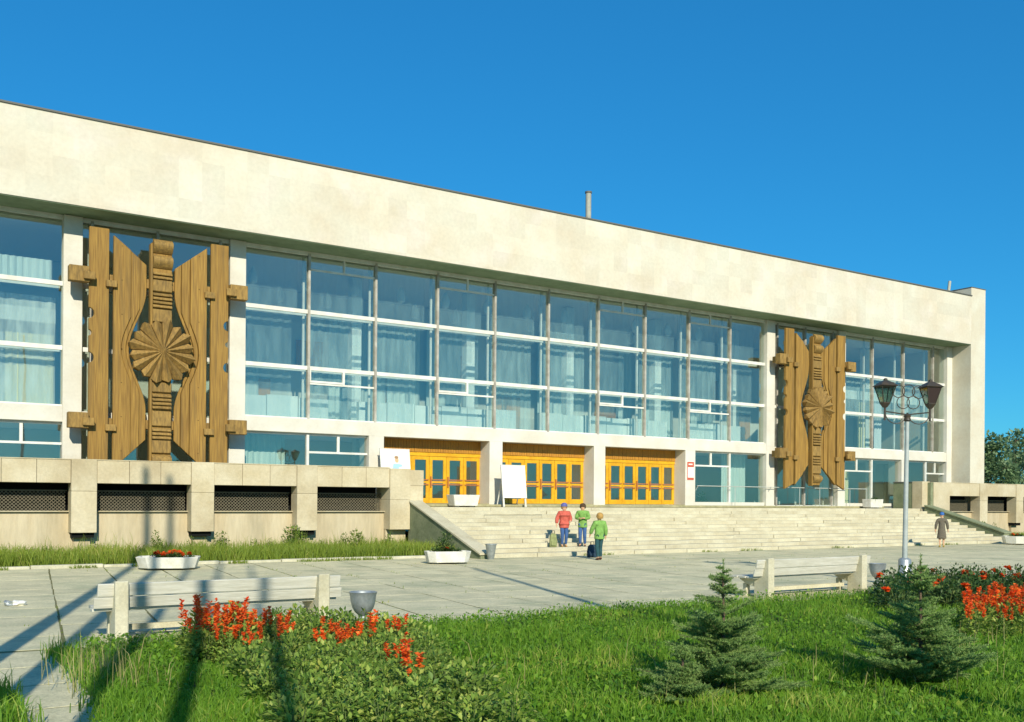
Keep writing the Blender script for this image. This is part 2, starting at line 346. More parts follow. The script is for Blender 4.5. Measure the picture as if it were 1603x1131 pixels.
# storey beam
runs = [(-6, PK(0)-.3), (PK(0)+.3, PK(1)-.3), (PK(1)+.3, PK(6)-.3), (PK(6)+.3, PK(7)-.3), (PK(7)+.3, 54.9)]
for i, (a, b) in enumerate(runs):
    if i in (1, 3): part(MB().box(a, b, 36.5, 36.8, 4.7, 4.95), 'storey_beam', M['white'])
    else: part(MB().box(a, b, 36.40, 36.95, 4.55, 5.09), 'storey_beam', M['white'], .01)
# upper glazing
mi = 0
def glazing(a, b, muls, z0, z1, rails, tag_vent=()):
    xs = [a]+muls+[b]
    for x in muls:
        part(MB().box(x-.045, x+.045, 36.50, 36.66, z0, z1), 'mullion', M['mull'])
        part(MB().box(x-.04, x+.04, 37.12, 37.20, z0, z1), 'inner_mullion', M['frame'])
    part(MB().box(a, b, 36.53, 36.65, z1-.07, z1+.08), 'head_rail', M['frame'])
    for zr in rails:
        part(MB().box(a, b, 36.56, 36.652, zr-.075, zr+.075), 'glazing_rail', M['frame'])
        part(MB().box(a, b, 37.10, 37.19, zr-.07, zr+.07), 'inner_rail', M['frame'])
    part(MB().box(a, b, 36.56, 36.645, z0, z0+.06), 'sill_rail', M['frame'])
    zs = [z0]+list(rails)+[z1]
    for i in range(len(xs)-1):
        for j in range(len(zs)-1):
            t = random.gauss(0, .0022)
            p = MB().box(xs[i]+.02, xs[i+1]-.02, -.004, .004, zs[j]+.02, zs[j+1]-.02); o = part(p, 'pane', M['glass']); o.location.y = 36.61
            o.rotation_euler = (0, 0, 0)
        if i in tag_vent:
            x0, x1 = xs[i]+.045, xs[i+1]-.045; xm = x0+(x1-x0)*.52
            vf = MB().box(x0, x1, 36.565, 36.64, z1-.62, z1-.55).box(xm-.035, xm+.035, 36.567, 36.642, z1-.55, z1)
            part(vf, 'vent_frame', M['frame'])
            zr = rails[0]-.075
            vf = MB().box(x0, x1, 36.565, 36.64, zr-.55, zr-.48).box(xm-.045, xm+.045, 36.55, 36.638, zr-.55, zr).box(x0, xm, 36.54, 36.6, zr-.48, zr-.40).box(x0,x0+.06,36.54,36.6,zr-.40,zr)
            part(vf, 'vent_frame', M['frame'])
RL = (7.08, 9.26)
glazing(PK(1)+.3, PK(6)-.3, [PK(1)+2.8275*k for k in range(1, 10)], 5.09, ZT, RL, (1, 3, 6, 8))
glazing(PK(7)+.3, 54.9, [PK(7)+2.8275*k for k in (1, 2, 3)], 5.09, ZT, RL)
glazing(-6, PK(-2)-.3, [-6+.01], 5.09, ZT, RL)
glazing(PK(-1)+.3, PK(0)-.3, [PK(-1)+2.8275], 5.09, ZT, RL)
glazing(PK(-2)+.3, PK(-1)-.3, [PK(-2)+2.8275], 5.09, ZT, RL)
# ornament bays: glass to the floor
glazing(PK(0)+.3, PK(1)-.3, [PK(0)+.62, PK(0)+2.8, PK(1)-.62], 1.8, ZT, (4.82, 7.08, 9.26))
glazing(PK(6)+.3, PK(7)-.3, [PK(6)+.62, PK(6)+2.8, PK(7)-.62], 1.8, ZT, (4.82, 7.08, 9.26))
# ground floor windows
def gfwin(a, b, vents=True, sill=1.95):
    m_ = (a+b)/2
    part(MB().box(a, b, 36.52, 36.66, sill-.12, sill+.05), 'window_sill', M['white'])
    part(MB().box(m_-.05, m_+.05, 36.52, 36.65, sill+.05, 4.55), 'mullion', M['frame'])
    part(MB().box(a, b, 36.55, 36.645, 4.47, 4.55), 'head_rail', M['frame'])
    for x0, x1 in ((a, m_), (m_, b)):
        o = part(MB().box(x0+.03, x1-.03, -.004, .004, sill+.03, 4.5), 'pane', M['glass']); o.location.y = 36.61
    if vents:
        x0, x1 = (m_+.05, b) if vents == 'r' else (a, m_-.05)
        part(MB().box(x0, x1, 36.56, 36.648, 3.78, 3.86).box((x0+x1)/2-.05, (x0+x1)/2+.05, 36.562, 36.65, 3.86, 4.47), 'vent_frame', M['frame'])
gfwin(PK(1)+.3, PK(2)-.33, 'r'); gfwin(PK(5)+.33, PK(6)-.3, 'l')
gfwin(PK(7)+.3, PK(8)-.33, 'l'); gfwin(PK(8)+.33, 54.9, 'r')
gfwin(PK(-1)+.3, PK(0)-.3, 'r'); gfwin(PK(-2)+.3, PK(-1)-.3, 'r'); gfwin(-6, PK(-2)-.3, 'r')
# entrance doors: three openings of six leaves
DY = 37.22
for k in (2, 3, 4):
    a, b = PK(k)+.33, PK(k+1)-.33
    lin_ = MB(); nsl = 40
    for i in range(nsl):
        x0 = a+(b-a)*i/nsl; lin_.box(x0+.006, x0+(b-a)/nsl-.006, DY-.10+random.uniform(-.006, .006), DY, 4.02, 4.545)
    part(lin_, 'transom_boarding', M['orange'])
    part(MB().box(a, b, DY-.06, DY+.04, 3.86, 4.018), 'transom_rail', M['yellow'])
    part(MB().box(a, b, 36.40, DY+.1, 1.72, 1.86), 'threshold', M['landing'])
    n = 6; w = (b-a)/n
    for i in range(n):
        x0, x1 = a+w*i+.008, a+w*(i+1)-.008
        d = MB(); st = .145; y0, y1 = DY-.03, DY+.03
        d.box(x0, x0+st, y0, y1, 1.87, 3.85).box(x1-st, x1, y0, y1, 1.87, 3.85).box(x0+st, x1-st, y0, y1, 3.70, 3.85).box(x0+st, x1-st, y0, y1, 1.87, 2.08).box(x0+st, x1-st, y0, y1, 2.72, 2.80)
        dr = part(d, 'door', M['yellow'])
        part(MB().box(x0+st-.01, x1-st+.01, DY-.004, DY+.004, 2.07, 3.71), 'pane', M['glassd'], parent=dr)
        for zz in (2.66, 2.86): part(MB().box(x0+.05, x1-.05, DY-.085, DY-.05, zz-.022, zz+.022), 'push_bar', M['barred'], parent=dr)
        if i in (1, 3, 4): part(MB().box(x0+.03, x0+.075, DY-.10, DY-.03, 2.55, 3.0), 'handle', M['barred'], parent=dr)
# plaque on the pillar beside the doors
c = PK(5)
pq = MB().box(c-.26, c+.22, 36.355, 36.378, 3.05, 4.02).build('plaque', M['board']); tag(pq, 'white and red notice plaque fixed to pillar right of the yellow doors', 'plaque')
for z0, z1 in ((3.72, 3.98), (3.08, 3.2)): MB().box(c-.24, c+.20, 36.347, 36.356, z0, z1).build('red_band', M['red'], pq)
for z0 in (3.84,): MB().box(c-.16, c+.10, 36.340, 36.348, z0-.015, z0+.05).build('pale_line', M['board'], pq)
MB().box(c-.24, c-.20, 36.347, 36.356, 3.2, 3.72).build('red_band', M['red'], pq)
# interior
part(MB().box(-6, 55.38, 36.75, 52, 4.56, 4.60), 'hall_ceiling_below', M['inceil'])
part(MB().box(-6, 55.38, 36.96, 52, 4.98, 5.05), 'upper_floor', M['infloor'])
part(MB().box(-6, 55.38, 37.3, 52, 11.52, 11.58), 'upper_ceiling', M['inceil'])
part(MB().box(-6, 55.38, 36.5, 52, 1.70, 1.75), 'lower_floor', M['infloor'])
def drape(name, a, b, y, z0, z1, m, amp=.05, per=.22):
    d = MB(); n = max(8, int((b-a)/.05)); pp = [(a+(b-a)*i/n, y+amp*math.sin(2*math.pi*(b-a)*i/n/per)*(.6+.4*math.sin(i*.21))) for i in range(n+1)]
    d.add([(x, y_, z0) for x, y_ in pp]+[(x, y_, z1) for x, y_ in pp], [(i, i+1, n+2+i, n+1+i) for i in range(n)])
    return part(d, name, m, fix=False)
def netmat(name, fac, col):
    m = bpy.data.materials.new(name); m.use_nodes = True; t = m.node_tree; N = t.nodes; L = t.links; N.remove(N['Principled BSDF'])
    tr = N.new('ShaderNodeBsdfTransparent'); df = N.new('ShaderNodeBsdfDiffuse'); df.inputs[0].default_value = c4(col)
    g = N.new('ShaderNodeNewGeometry'); mp = N.new('ShaderNodeMapping'); mp.inputs['Scale'].default_value = (3, 3, .5); L.new(g.outputs['Position'], mp.inputs[0])
    n = N.new('ShaderNodeTexNoise'); n.inputs['Scale'].default_value = 1.6; n.inputs['Detail'].default_value = 4; L.new(mp.outputs[0], n.inputs['Vector'])
    mr = N.new('ShaderNodeMapRange'); mr.inputs[1].default_value = .3; mr.inputs[2].default_value = .7; mr.inputs[3].default_value = fac*.6; mr.inputs[4].default_value = fac*1.4; L.new(n.outputs[0], mr.inputs[0])
    mx = N.new('ShaderNodeMixShader'); L.new(mr.outputs[0], mx.inputs[0]); L.new(tr.outputs[0], mx.inputs[1]); L.new(df.outputs[0], mx.inputs[2]); L.new(mx.outputs[0], N['Material Output'].inputs[0]); return m
M['net'] = netmat('net_haze_curtain', .30, (.64,.78,.75)); M['netl'] = netmat('thin_haze_curtain', .18, (.58,.74,.75)); M['neth'] = netmat('heavy_net_curtain', .55, (.72,.76,.70))  # milky diffuse share lays a pale haze over the glazing
for i in range(10):
    a, b = PK(1)+2.8275*i+.1, PK(1)+2.8275*(i+1)-.1; zt_ = 9.2+random.choice((0, .1, .6))
    drape('net_haze_curtain', a, b-random.uniform(0, .5), 37.42, 5.1, zt_, M['net'] if i % 3 else M['netl'], .035, .4)  # sheer curtains, also added to stand in for hazy sky reflected in the glass
    drape('net_haze_curtain', a, b, 37.55, zt_, 11.4, M['netl'], .03, .5)  # thin upper net, added to make the panes paler
x = PK(1)
while x < PK(6)+3:
    w_ = random.uniform(.8, 3.2)
    if random.random() < .55: drape('hall_curtain', x, x+w_, 43.0+random.uniform(0, .3), 5.06, random.choice((10.6, 10.6, 9.4)), random.choice((M['curtain'], M['curtw'], M['curtain'])), .06, .34)
    x += w_+random.uniform(0, .6)
part(MB().box(-6, 55.38, 43.6, 43.8, 5.05, 11.5), 'upper_back_wall', M['inwall'])
for x in (13.5, 19.8, 27.0, 33.4, 37.2, 44.0, 49.5): part(MB().box(x, x+1.5, 43.52, 43.58, 5.06, 7.4), 'hall_door', M['orange'])
for x in (16.2, 23.6, 30.4, 40.8): part(MB().box(x, x+1.9, 43.50, 43.56, 7.9, 9.3), 'wall_panel', random.choice((M['blue'], M['inwhite'], M['orange'])))
for i in range(26): part(MB().lathe([(.03,11.3),(.16,11.05),(.20,10.85),(.16,10.66),(.04,10.58)], 10, (PK(1)+1.4+(i % 13)*2.2, 39.0+3*(i//13), 0)), 'ceiling_globe', M['inwhite'], smooth=True)
part(MB().box(-6, 55.38, 47.2, 47.4, 1.75, 11.5), 'hall_back_wall', M['inwall'])
part(MB().box(-6, 55.38, 41.2, 41.35, 1.76, 4.55), 'lobby_back_wall', M['inwall'])
for i in range(0, 22):                                # low white radiators and counters behind the glass
    x0 = PK(1)+.35+1.3*i
    if x0 > PK(6)-1.2: break
    if i % 7 != 3: part(MB().box(x0, x0+1.26, 37.9, 38.15, 5.06, 6.05+.05*(i % 2)), 'low_white_parapet', M['inwhite'])
for k in range(-2, 9):
    c = PK(k)+.4; part(MB().box(c-.22, c+.22, 39.3, 39.75, 5.05, 11.5), 'hall_column', M['inwhite'])
    part(MB().box(c-.2, c+.2, 38.9, 39.3, 1.75, 4.55), 'lobby_column', M['inwhite'])
# side wings: gallery slab, curtains
for a, b in ((-5.9, PK(0)-.35), (PK(7)+.35, 54.85)):
    part(MB().box(a, b, 37.7, 41, 8.05, 8.75), 'gallery_slab', M['inwhite'])
drape('net_haze_curtain', PK(-1)+.4, PK(0)-.4, 37.4, 5.1, 8.9, M['neth'], .03, .4); drape('net_haze_curtain', PK(7)+.4, 54.8, 37.4, 6.9, 9.1, M['net'], .03, .4)
drape('window_curtain', PK(-1)+.5, PK(0)-2.0, 37.5, 5.1, 7.6, M['curtw'])
drape('window_curtain', PK(0)-1.95, PK(0)-.45, 37.45, 5.1, 7.6, M['curty'])
drape('window_curtain', PK(7)+2.9, PK(7)+3.5, 37.6, 5.1, 7.9, M['curty']); drape('window_curtain', PK(7)+4.4, PK(7)+5.1, 37.6, 5.1, 7.9, M['curtw'])
drape('window_curtain', PK(7)+6.9, PK(7)+7.5, 37.6, 5.1, 7.9, M['curtw'])
drape('window_curtain', PK(-1)+.5, PK(0)-.5, 37.5, 9.3, 10.2, M['curtain'])
drape('window_curtain', PK(7)+1.2, PK(7)+1.9, 37.4, 1.8, 3.9, M['curty']); drape('window_curtain', PK(7)+.35, PK(7)+.8, 37.4, 1.8, 3.9, M['curty'])
drape('window_curtain', PK(1)+.4, PK(1)+2.3, 37.7, 1.8, 4.5, M['curtain']); drape('window_curtain', PK(5)+3.4, PK(6)-.5, 37.7, 1.8, 4.5, M['curtain'])
drape('window_curtain', PK(8)+.5, PK(8)+1.5, 37.6, 1.8, 4.5, M['curtain'])
# guard rail in front of the right-hand windows
gr = empty('guard_rail', (PK(5)+.3, 36.2, 1.72)); tag(gr, 'thin horizontal guard rail in front of the ground floor windows', 'railing')
MB().tube([(0,0,1.08),(13.0,0,1.08)], .022, 6).build('rail_bar', M['lampp'], gr)
for x in (.05, 2.6, 5.2, 7.4, 9.0, 11.5, 12.95): MB().tube([(x,.17 if x in (.05,5.2) else 0, .0 if x not in (.05,5.2) else .86),(x,0,1.08)], .018, 6).build('rail_post', M['lampp'], gr)
# ---------------------------------------------------------------- carved wooden screens
def curve(z):
    t = max(0, 1-abs(z-7.1)/2.05); return .48+.57*(t*t*(3-2*t))
def screen(cx, label):
    r = empty('carved_wooden_screen', (cx, 35.7, 0)); tag(r, label, 'wooden screen', 'carved screens on the glass front')
    Zs = [z for z in np.linspace(2.7, 11.2, 52)]
    def clip_top(x): return 10.07+(x-.48)/(1.58-.48)*.87
    def clip_bot(x): return 4.01-(x-.48)/(1.58-.48)*1.05
    for s in (-1, 1):
        # outer board with round bites in its outer edge
        pts = [(1.72, 3.0), (1.72, 11.12), (2.35, 11.12)]
        edge = []
        for zc, rr in ((8.22, .18), (7.55, .10), (6.72, .18)):
            for a in range(90, 271, 20): edge.append((2.35+rr*.95*math.cos(R(a)), zc-rr*math.sin(R(a-180)) if False else zc+rr*math.sin(R(a))))
        pts += edge+[(2.35, 2.72)]
        MB().xz([(s*x, z) for x, z in pts], -.02, .13).build('outer_board', M['wood'], r, bevel=.012)
        bounds = [lambda z: curve(z), lambda z: max(.70, curve(z)+.10), lambda z: max(1.0, curve(z)+.26), lambda z: 1.58]
        dep = [(.07, .17), (.025, .15), (-.025, .13)]
        for i in range(3):
            L_, R_ = [], []
            for z in Zs:
                xl, xr = bounds[i](z)+(.006 if i else 0), bounds[i+1](z)-.006
                xm = (xl+xr)/2
                if clip_bot(xm)-.25 <= z <= clip_top(xm)+.25: L_.append((xl, z)); R_.append((xr, z))
            xl0, xr0 = L_[0][0], R_[0][0]; xl1, xr1 = L_[-1][0], R_[-1][0]
            poly = [(xr0, clip_bot(xr0)), (xl0, clip_bot(xl0))]+[p for p in L_ if clip_bot(p[0])+.05 < p[1] < clip_top(p[0])-.05]+[(xl1, clip_top(xl1)), (xr1, clip_top(xr1))]+[p for p in reversed(R_) if clip_bot(p[0])+.05 < p[1] < clip_top(p[0])-.05]
            MB().xz([(s*x, z) for x, z in poly], dep[i][0], dep[i][1]).build('shaped_board', M['wood'], r, bevel=.014)
        for z in (9.30, 4.42):
            MB().box(min(s*1.48, s*1.83), max(s*1.48, s*1.83), -.16, -.022, z-.16, z+.06).build('stub_block', M['woodg'], r, bevel=.01)
            MB().box(min(s*2.36, s*3.0), max(s*2.36, s*3.0), -.22, .12, z-.10, z+.42).build('end_block', M['woodg'], r, bevel=.015)
            MB().box(min(s*2.2, s*2.56), max(s*2.2, s*2.56), -.34, -.222, z-.02, z+.24).build('end_block', M['woodg'], r, bevel=.015)
        for z in np.linspace(3.6, 10.6, 7): MB().lathe([(.02,-.006),(.026,0),(.02,.006)], 6, (0,0,0)).build('bolt', M['iron'], r).location = (s*1.3, -.022, z)
    for z in (9.45, 4.55): MB().box(-2.9, 2.9, .16, .42, z-.16, z+.16).build('cross_beam', M['woodg'], r, bevel=.012)
    for x in (-2.0, 2.0): MB().box(x-.08, x+.08, .42, .72, 9.2, 9.5).box(x-.08, x+.08, .42, .72, 4.4, 4.7).build('bracket', M['iron'], r)
    # central totem
    tot = MB().box(-.30, .36, .0, .16, 2.95, 10.9).build('totem', M['wood'], r, bevel=.012)
    MB().box(-.385, -.305, -.10, .16, 2.9, 10.82).build('totem_edge', M['wood'], tot, bevel=.01)
    def block(z0, z1, d): MB().box(-.30, .35, -d, -.002, z0, z1).build('totem_block', M['woodg'], tot, bevel=.02)
    def roll(z0, z1, d):
        pr = [(-.002, z0), (-.002, z1)]+[(-.002-d*math.sin(math.pi*t)**.7*(.55+.45*(1-t)), z1+(z0-z1)*t) for t in np.linspace(.08, .95, 8)]
        MB().yz(pr, -.30, .36).build('totem_roll', M['woodg'], tot, bevel=.01)
    roll(10.50, 11.0, .30); roll(9.98, 10.45, .28)
    roll(3.05, 3.5, .26)
    for z0, n in ((9.62, 2), (8.62, 4), (5.10, 4), (4.05, 3)):
        for i in range(n):
            z = z0+i*.135
            MB().yz([(-.002, z), (-.002, z+.115), (-.05, z+.10), (-.13, z+.02), (-.12, z)], -.29, .35).build('totem_slat', M['woodg'], tot)
    block(9.18, 9.58, .10); block(8.12, 8.56, .10); block(5.68, 6.02, .10); block(4.50, 5.02, .10); block(3.56, 4.0, .10)
    # rosette of folded petals
    ros = MB().xz([(.55*math.cos(R(q)), 7.08+.55*math.sin(R(q))) for q in range(0, 360, 20)], -.018, -.002).build('rosette', M['woodg'], r)
    n = 16
    for i in range(n):
        a0, am, a1 = 2*math.pi*i/n, 2*math.pi*(i+.5)/n, 2*math.pi*(i+1)/n
        hi = -.36 if i % 2 else -.30; rr = 1.05 if i % 2 else 1.0
        pt = lambda a, rad, y: (rad*math.cos(a), y, 7.08+rad*math.sin(a))
        e = .012
        vs = [(0,-.42,7.08), pt(a0+e, .97*rr, -.12), pt(am, 1.08*rr, hi), pt(a1-e, .97*rr, -.16), (0,-.02,7.08), pt(a0+e, .97*rr, -.02), pt(am, 1.08*rr, -.02), pt(a1-e, .97*rr, -.02),
              pt(a0+e, .5, -.25), pt(am, .5, -.37), pt(a1-e, .5, -.27)]
        MB().add(vs, [(0,8,9),(0,9,10),(8,1,2,9),(9,2,3,10),(4,6,5),(4,7,6),(1,5,6,2),(2,6,7,3),(0,4,5,1,8),(0,10,3,7,4)]).build('petal', M['woodg'], ros)
    return r
screen(8.37, 'carved wooden screen with rosette rising behind the stone terrace parapet')
screen(42.25, 'carved wooden screen with rosette above the right end of the broad steps')
# ================================================================ TERRACES
PY = 34.2
def terrace(name, label, piers, x0, x1, capL=None):
    t = empty(name, (0, 0, 0)); tag(t, label, 'terrace wall')
    MB().box(x0, x1, PY+.55, PY+.95, -.1, 1.53).build('base_wall', M['terrlow'], t)
    MB().box(x0, x1, PY+.43, PY+.95, 1.532, 1.56).build('recess_sill', M['terrace'], t)
    MB().box(x0, x1, PY+1.3, PY+1.4, 1.5, 2.6).build('recess_back', M['black'], t)  # black sheet: the darkness inside the recess is put into its colour
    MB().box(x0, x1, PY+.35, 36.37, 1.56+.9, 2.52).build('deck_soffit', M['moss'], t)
    edges = [x0]+[e for p in piers for e in (p-.39, p+.39)]+[x1]
    # parapet in slabs between piers
    for i in range(0, len(edges)-1, 2):
        a, b = edges[i], edges[i+1]
        if b-a < .3: continue
        nseg = 3 if b-a > 2.2 else 1
        for j in range(nseg):
            u0, u1 = a+(b-a)*j/nseg, a+(b-a)*(j+1)/nseg
            MB().box(u0+.006, u1-.006, PY+.03+random.uniform(0, .012), PY+.30, 2.46, 3.20).build('parapet_slab', M['terrace'], t, bevel=.008)
        # breeze grille set back in the opening
        gm = MB(); s = .115
        z0, z1 = 1.56, 2.22; nx_ = int((b-a)/s)
        for ii in range(-12, nx_+1):
            for d in (1, -1):
                pa = []
                xa = a+ii*s*1.0
                for q in range(13):
                    x = xa+q*s*.5 if d == 1 else xa+(12-q)*s*.5
                    pa.append((x, z0+(z1-z0)*q/12))
                pa = [p for p in pa if a < p[0] < b]
                if len(pa) > 1: gm.tube([(pa[0][0], PY+.80, pa[0][1]), (pa[-1][0], PY+.80, pa[-1][1])], .014, 4, cap=False)
        gm.box(a, b, PY+.78, PY+.82, z1-.02, z1+.02)
        tag(gm.build('grille', M['grille'], t, fix=False), kind='stuff')
    for p in piers:
        MB().box(p-.385, p+.385, PY, PY+.62, 2.20, 3.235).build('pier', M['terrace'], t, bevel=.01)
        MB().box(p-.385, p+.385, PY+.004, PY+.62, .86, 2.194).build('pier', M['terrace'], t, bevel=.01)
        MB().box(p-.33, p+.33, PY+.16, PY+.56, .70, .858).build('pier_undercut_shade', M['black'], t)  # black box stands in for the shade of the undercut pier
        MB().box(p-.25, p+.25, PY+.40, PY+.56, -.1, .70).build('pier_leg', M['terrlow'], t)
    MB().box(x0, x1, PY+.02, PY+.33, 3.203, 3.232).build('coping', M['terrace'], t)
    return t
tl = terrace('left_terrace', 'stone terrace wall with dark grille openings below the left wing', [-9.4, -5.6, -1.87, 1.9, 5.67, 9.45, 13.2], -13, 16.5)
MB().box(16.5, 17.36, PY-.02, PY+1.2, 2.0, 3.19).build('end_pier', M['terrace'], tl, bevel=.01)
MB().box(16.5, 17.35, PY-.014, PY+1.2, .86, 1.995).build('end_pier', M['terrace'], tl, bevel=.01)
MB().box(16.5, 17.35, PY+.38, PY+1.2, -.1, .855).build('end_pier', M['terrlow'], tl)
MB().box(17.362, 17.95, PY+.02, 34.9, 2.55, 3.15).build('end_block', M['terrace'], tl, bevel=.01)
MB().box(17.362, 17.94, PY+.03, 34.9, 1.73, 2.545).build('end_block', M['terrace'], tl, bevel=.01)
MB().box(17.37, 17.8, 34.9, 36.36, 1.73, 3.13).build('return_wall', M['terrace'], tl, bevel=.01)
tr_ = terrace('right_terrace', 'stone terrace wall with dark openings right of the broad steps', [55.3, 59.1, 62.85, 66.6, 70.4, 74.2], 51.94, 78)
MB().box(50.42, 51.935, PY, PY+.8, -.1, 3.22).build('end_pier', M['terrace'], tr_, bevel=.01)
MB().box(49.72, 50.415, PY+.25, PY+.9, -.1, 3.26).build('end_pier', M['terrace'], tr_, bevel=.01)
MB().box(50.2, 50.42, PY+.05, PY+.3, .5, 3.2).build('pier_slot', M['moss'], tr_)
MB().box(49.74, 50.1, 35.1, 36.36, 1.0, 3.2).build('return_wall', M['moss'], tr_, bevel=.01)  # mossy; its dark tone also paints in the grazing light on this side
MB().box(49.70, 50.14, 35.1, 36.36, 3.205, 3.25).build('coping', M['flash'], tr_)
# ---------------------------------------------------------------- broad steps
st = empty('broad_steps', (0, 0, 0)); tag(st, 'wide flight of worn pale stone steps leading up to the yellow doors', 'steps')
NS = 12; Y0, Y1 = 29.2, 34.55; TR = (Y1-Y0)/(NS-1); RH = 1.72/NS
XL, XR = 17.85, 49.68
for k in range(NS):
    y0 = Y0+TR*k; x = XL; z1 = RH*(k+1)
    xr = XR
    while x < xr-.05:
        l = random.uniform(1.8, 3.4); x1 = min(xr, x+l)
        if xr-x1 < .9: x1 = xr
        dz = random.gauss(0, .008); dy = random.gauss(0, .014)
        if k < NS-1: MB().box(x+.008, x1-.008, y0+dy, y0+TR+.14, z1-RH-.02, z1+dz).build('step_block', M['step'], st, bevel=.014)
        else: MB().box(x+.006, x1-.006, y0+dy*.3, y0+.5, z1-RH-.02, z1).build('step_block', M['step'], st, bevel=.014)
        x = x1
MB().box(XL, XR, Y0+.3, 36.38, -.09, .02).build('step_core', M['moss'], st)
for k in range(1, NS): MB().box(XL+.02, XR-.02, Y0+TR*k+.35, 36.37, RH*k-.05, RH*k).build('step_core', M['moss'], st)
MB().box(XL-.05, XR+.03, Y1+.505, 36.38, 1.5, 1.722).build('landing', M['landing'], st)
MB().box(PK(2)-.5, PK(7)+2.5, 35.45, 36.50, 1.724, 1.83).build('upper_landing', M['landing'], st, bevel=.02)
MB().yz([(28.9,-.1),(28.9,.12),(29.4,.28),(34.35,1.93),(34.35,-.1)], 17.36, 17.8).build('cheek_wall', M['moss'], st, bevel=.01)
MB().yz([(28.85,.13),(29.35,.29),(34.3,1.94),(34.3,2.01),(29.3,.36),(28.85,.2)], 17.30, 17.86).build('cheek_coping', M['step'], st, bevel=.01)
MB().yz([(29.6,-.1),(29.6,.45),(29.9,.55),(34.3,1.85),(34.3,-.1)], 49.70, 50.3).build('cheek_wall', M['moss'], st, bevel=.01)
MB().yz([(29.55,.46),(29.9,.57),(34.28,1.86),(34.28,1.93),(29.88,.64),(29.55,.53)], 49.64, 50.36).build('cheek_coping', M['moss'], st, bevel=.01)
# ================================================================ STREET FURNITURE
def bench(loc, rz, length, label, extra=.32):
    r = empty('bench', loc, rz); tag(r, label, 'bench')
    h = length/2
    for s in (-1, 1):
        x0, x1 = s*h-.09, s*h+.09
        MB().yz([(-.05,-.02),(-.05,.84),(.05,.84),(.14,.50),(.36,.40),(.36,-.02)], x0, x1).build('side_support', M['benchc'], r, bevel=.015)
        MB().yz([(.36,.22),(.36,.40),(.78,.405),(.78,.36),(.62,.28)], x0+.02, x1-.02).build('seat_bracket', M['benchc'], r, bevel=.01)
        MB().box(x0+.03, x1-.03, .60, .70, -.02, .28).build('leg', M['benchc'], r, bevel=.01)
    L0, L1 = -h-extra, h+extra
    for z0, z1, y in ((.455, .605, .125), (.625, .80, .075)):
        b = MB().yz([(y, z0), (y+.035, z0+.008), (y+.0, z1+.008), (y-.035, z1)], L0+random.uniform(-.03,.03), L1+random.uniform(-.03,.03)); b.build('back_plank', M['bench'], r, bevel=.006)
    for y0, y1 in ((.20, .38), (.40, .585), (.605, .79)):
        MB().box(L0+random.uniform(-.03,.03), L1+random.uniform(-.03,.03), y0, y1, .408, .45).build('seat_plank', M['bench'], r, bevel=.006)
    MB().box(-h+.09, h-.09, .44, .50, .10, .18).build('stretcher', M['benchc'], r)
    return r
a, b = plane(191, 990, 14.45), plane(508, 970, 14.45)
bench(((a.x+b.x)/2, 14.5, 0), 0, b.x-a.x, 'white plank bench with concrete supports beside the red flower bed')
a, b = plane(1206, 920, 14.4), plane(1356, 900, 14.4)
bench(((a.x+b.x)/2, 14.45, 0), R(1), b.x-a.x-.02, 'white plank bench with concrete supports near the street lamp')
def urn(loc, label, sc=1.0, tilt=0):
    r = empty('litter_urn', loc); r.rotation_euler = (0, tilt, 0); tag(r, label, 'litter bin', 'goblet shaped litter urns'); r.scale = (sc,)*3
    prof = [(.03,.28),(.06,.30),(.115,.36),(.155,.44),(.178,.54),(.188,.64),(.20,.70),(.206,.715),(.195,.72),(.178,.70),(.165,.55),(.12,.42),(.05,.36)]
    prof = [(q, z*.82) for q, z in prof]
    MB().lathe(prof, 24).build('bowl', M['zinc'], r, smooth=True)
    MB().tube([(0,0,.21),(0,0,.26)], [.05,.045], 12).build('collar', M['zinc'], r, smooth=True)
    MB().tube([(0,0,0),(0,0,.23)], .032, 10).build('stem', M['zinc'], r, smooth=True)
    MB().lathe([(.13,-.02),(.13,.02),(.06,.05)], 16).build('foot', M['zinc'], r, smooth=True)
p = plane(568, 985, 13.6); urn((p.x, 13.6, .02), 'silver goblet litter urn among the salvias beside the bench', 1.03)
p = plane(1373, 905, 14.9); urn((p.x, 14.9, 0), 'silver goblet litter urn between the bench and the street lamp', 1.0, .02)
b2 = ground(759, 874); r = empty('conical_bin', (17.55, 28.55, 0)); tag(r, 'small pale conical bin at the foot of the steps', 'litter bin')
MB().lathe([(.10,0),(.11,.02),(.19,.50),(.20,.52),(.18,.52),(.10,.05)], 18).build('bin_shell', M['zinc'], r, smooth=True)
MB().lathe([(.195,.50),(.205,.505),(.205,.525),(.195,.53)], 18).build('rim', M['zinc'], r, smooth=True)
# ---------------------------------------------------------------- street lamp
lp = ground(1415.5, 917); r = empty('street_lamp', lp); r.rotation_euler = (0, R(1.0), 0); tag(r, 'pale street lamp with two lanterns and ring scrollwork', 'street lamp')
MB().lathe([(.17,-.02),(.17,.10),(.155,.12),(.15,.62),(.12,.66),(.07,.68)], 20).build('base_sleeve', M['zinc'], r, smooth=True)
MB().tube([(0,0,.6),(0,0,2.4),(0,0,4.02)], [.062,.055,.048], 14).build('pole', M['lampp'], r, smooth=True)
MB().lathe([(.05,4.0),(.09,4.03),(.07,4.10),(.09,4.14),(.03,4.2)], 14).build('pole_cap', M['iron'], r, smooth=True)
ax = Vector((.86, -.51, 0)).normalized(); AL = .56
sw = MB(); sw.tube([ax*-AL+Vector((0,0,4.24)), Vector((0,0,4.17)), ax*AL+Vector((0,0,4.24))], .016, 6)
sw.build('cross_arm', M['iron'], r)
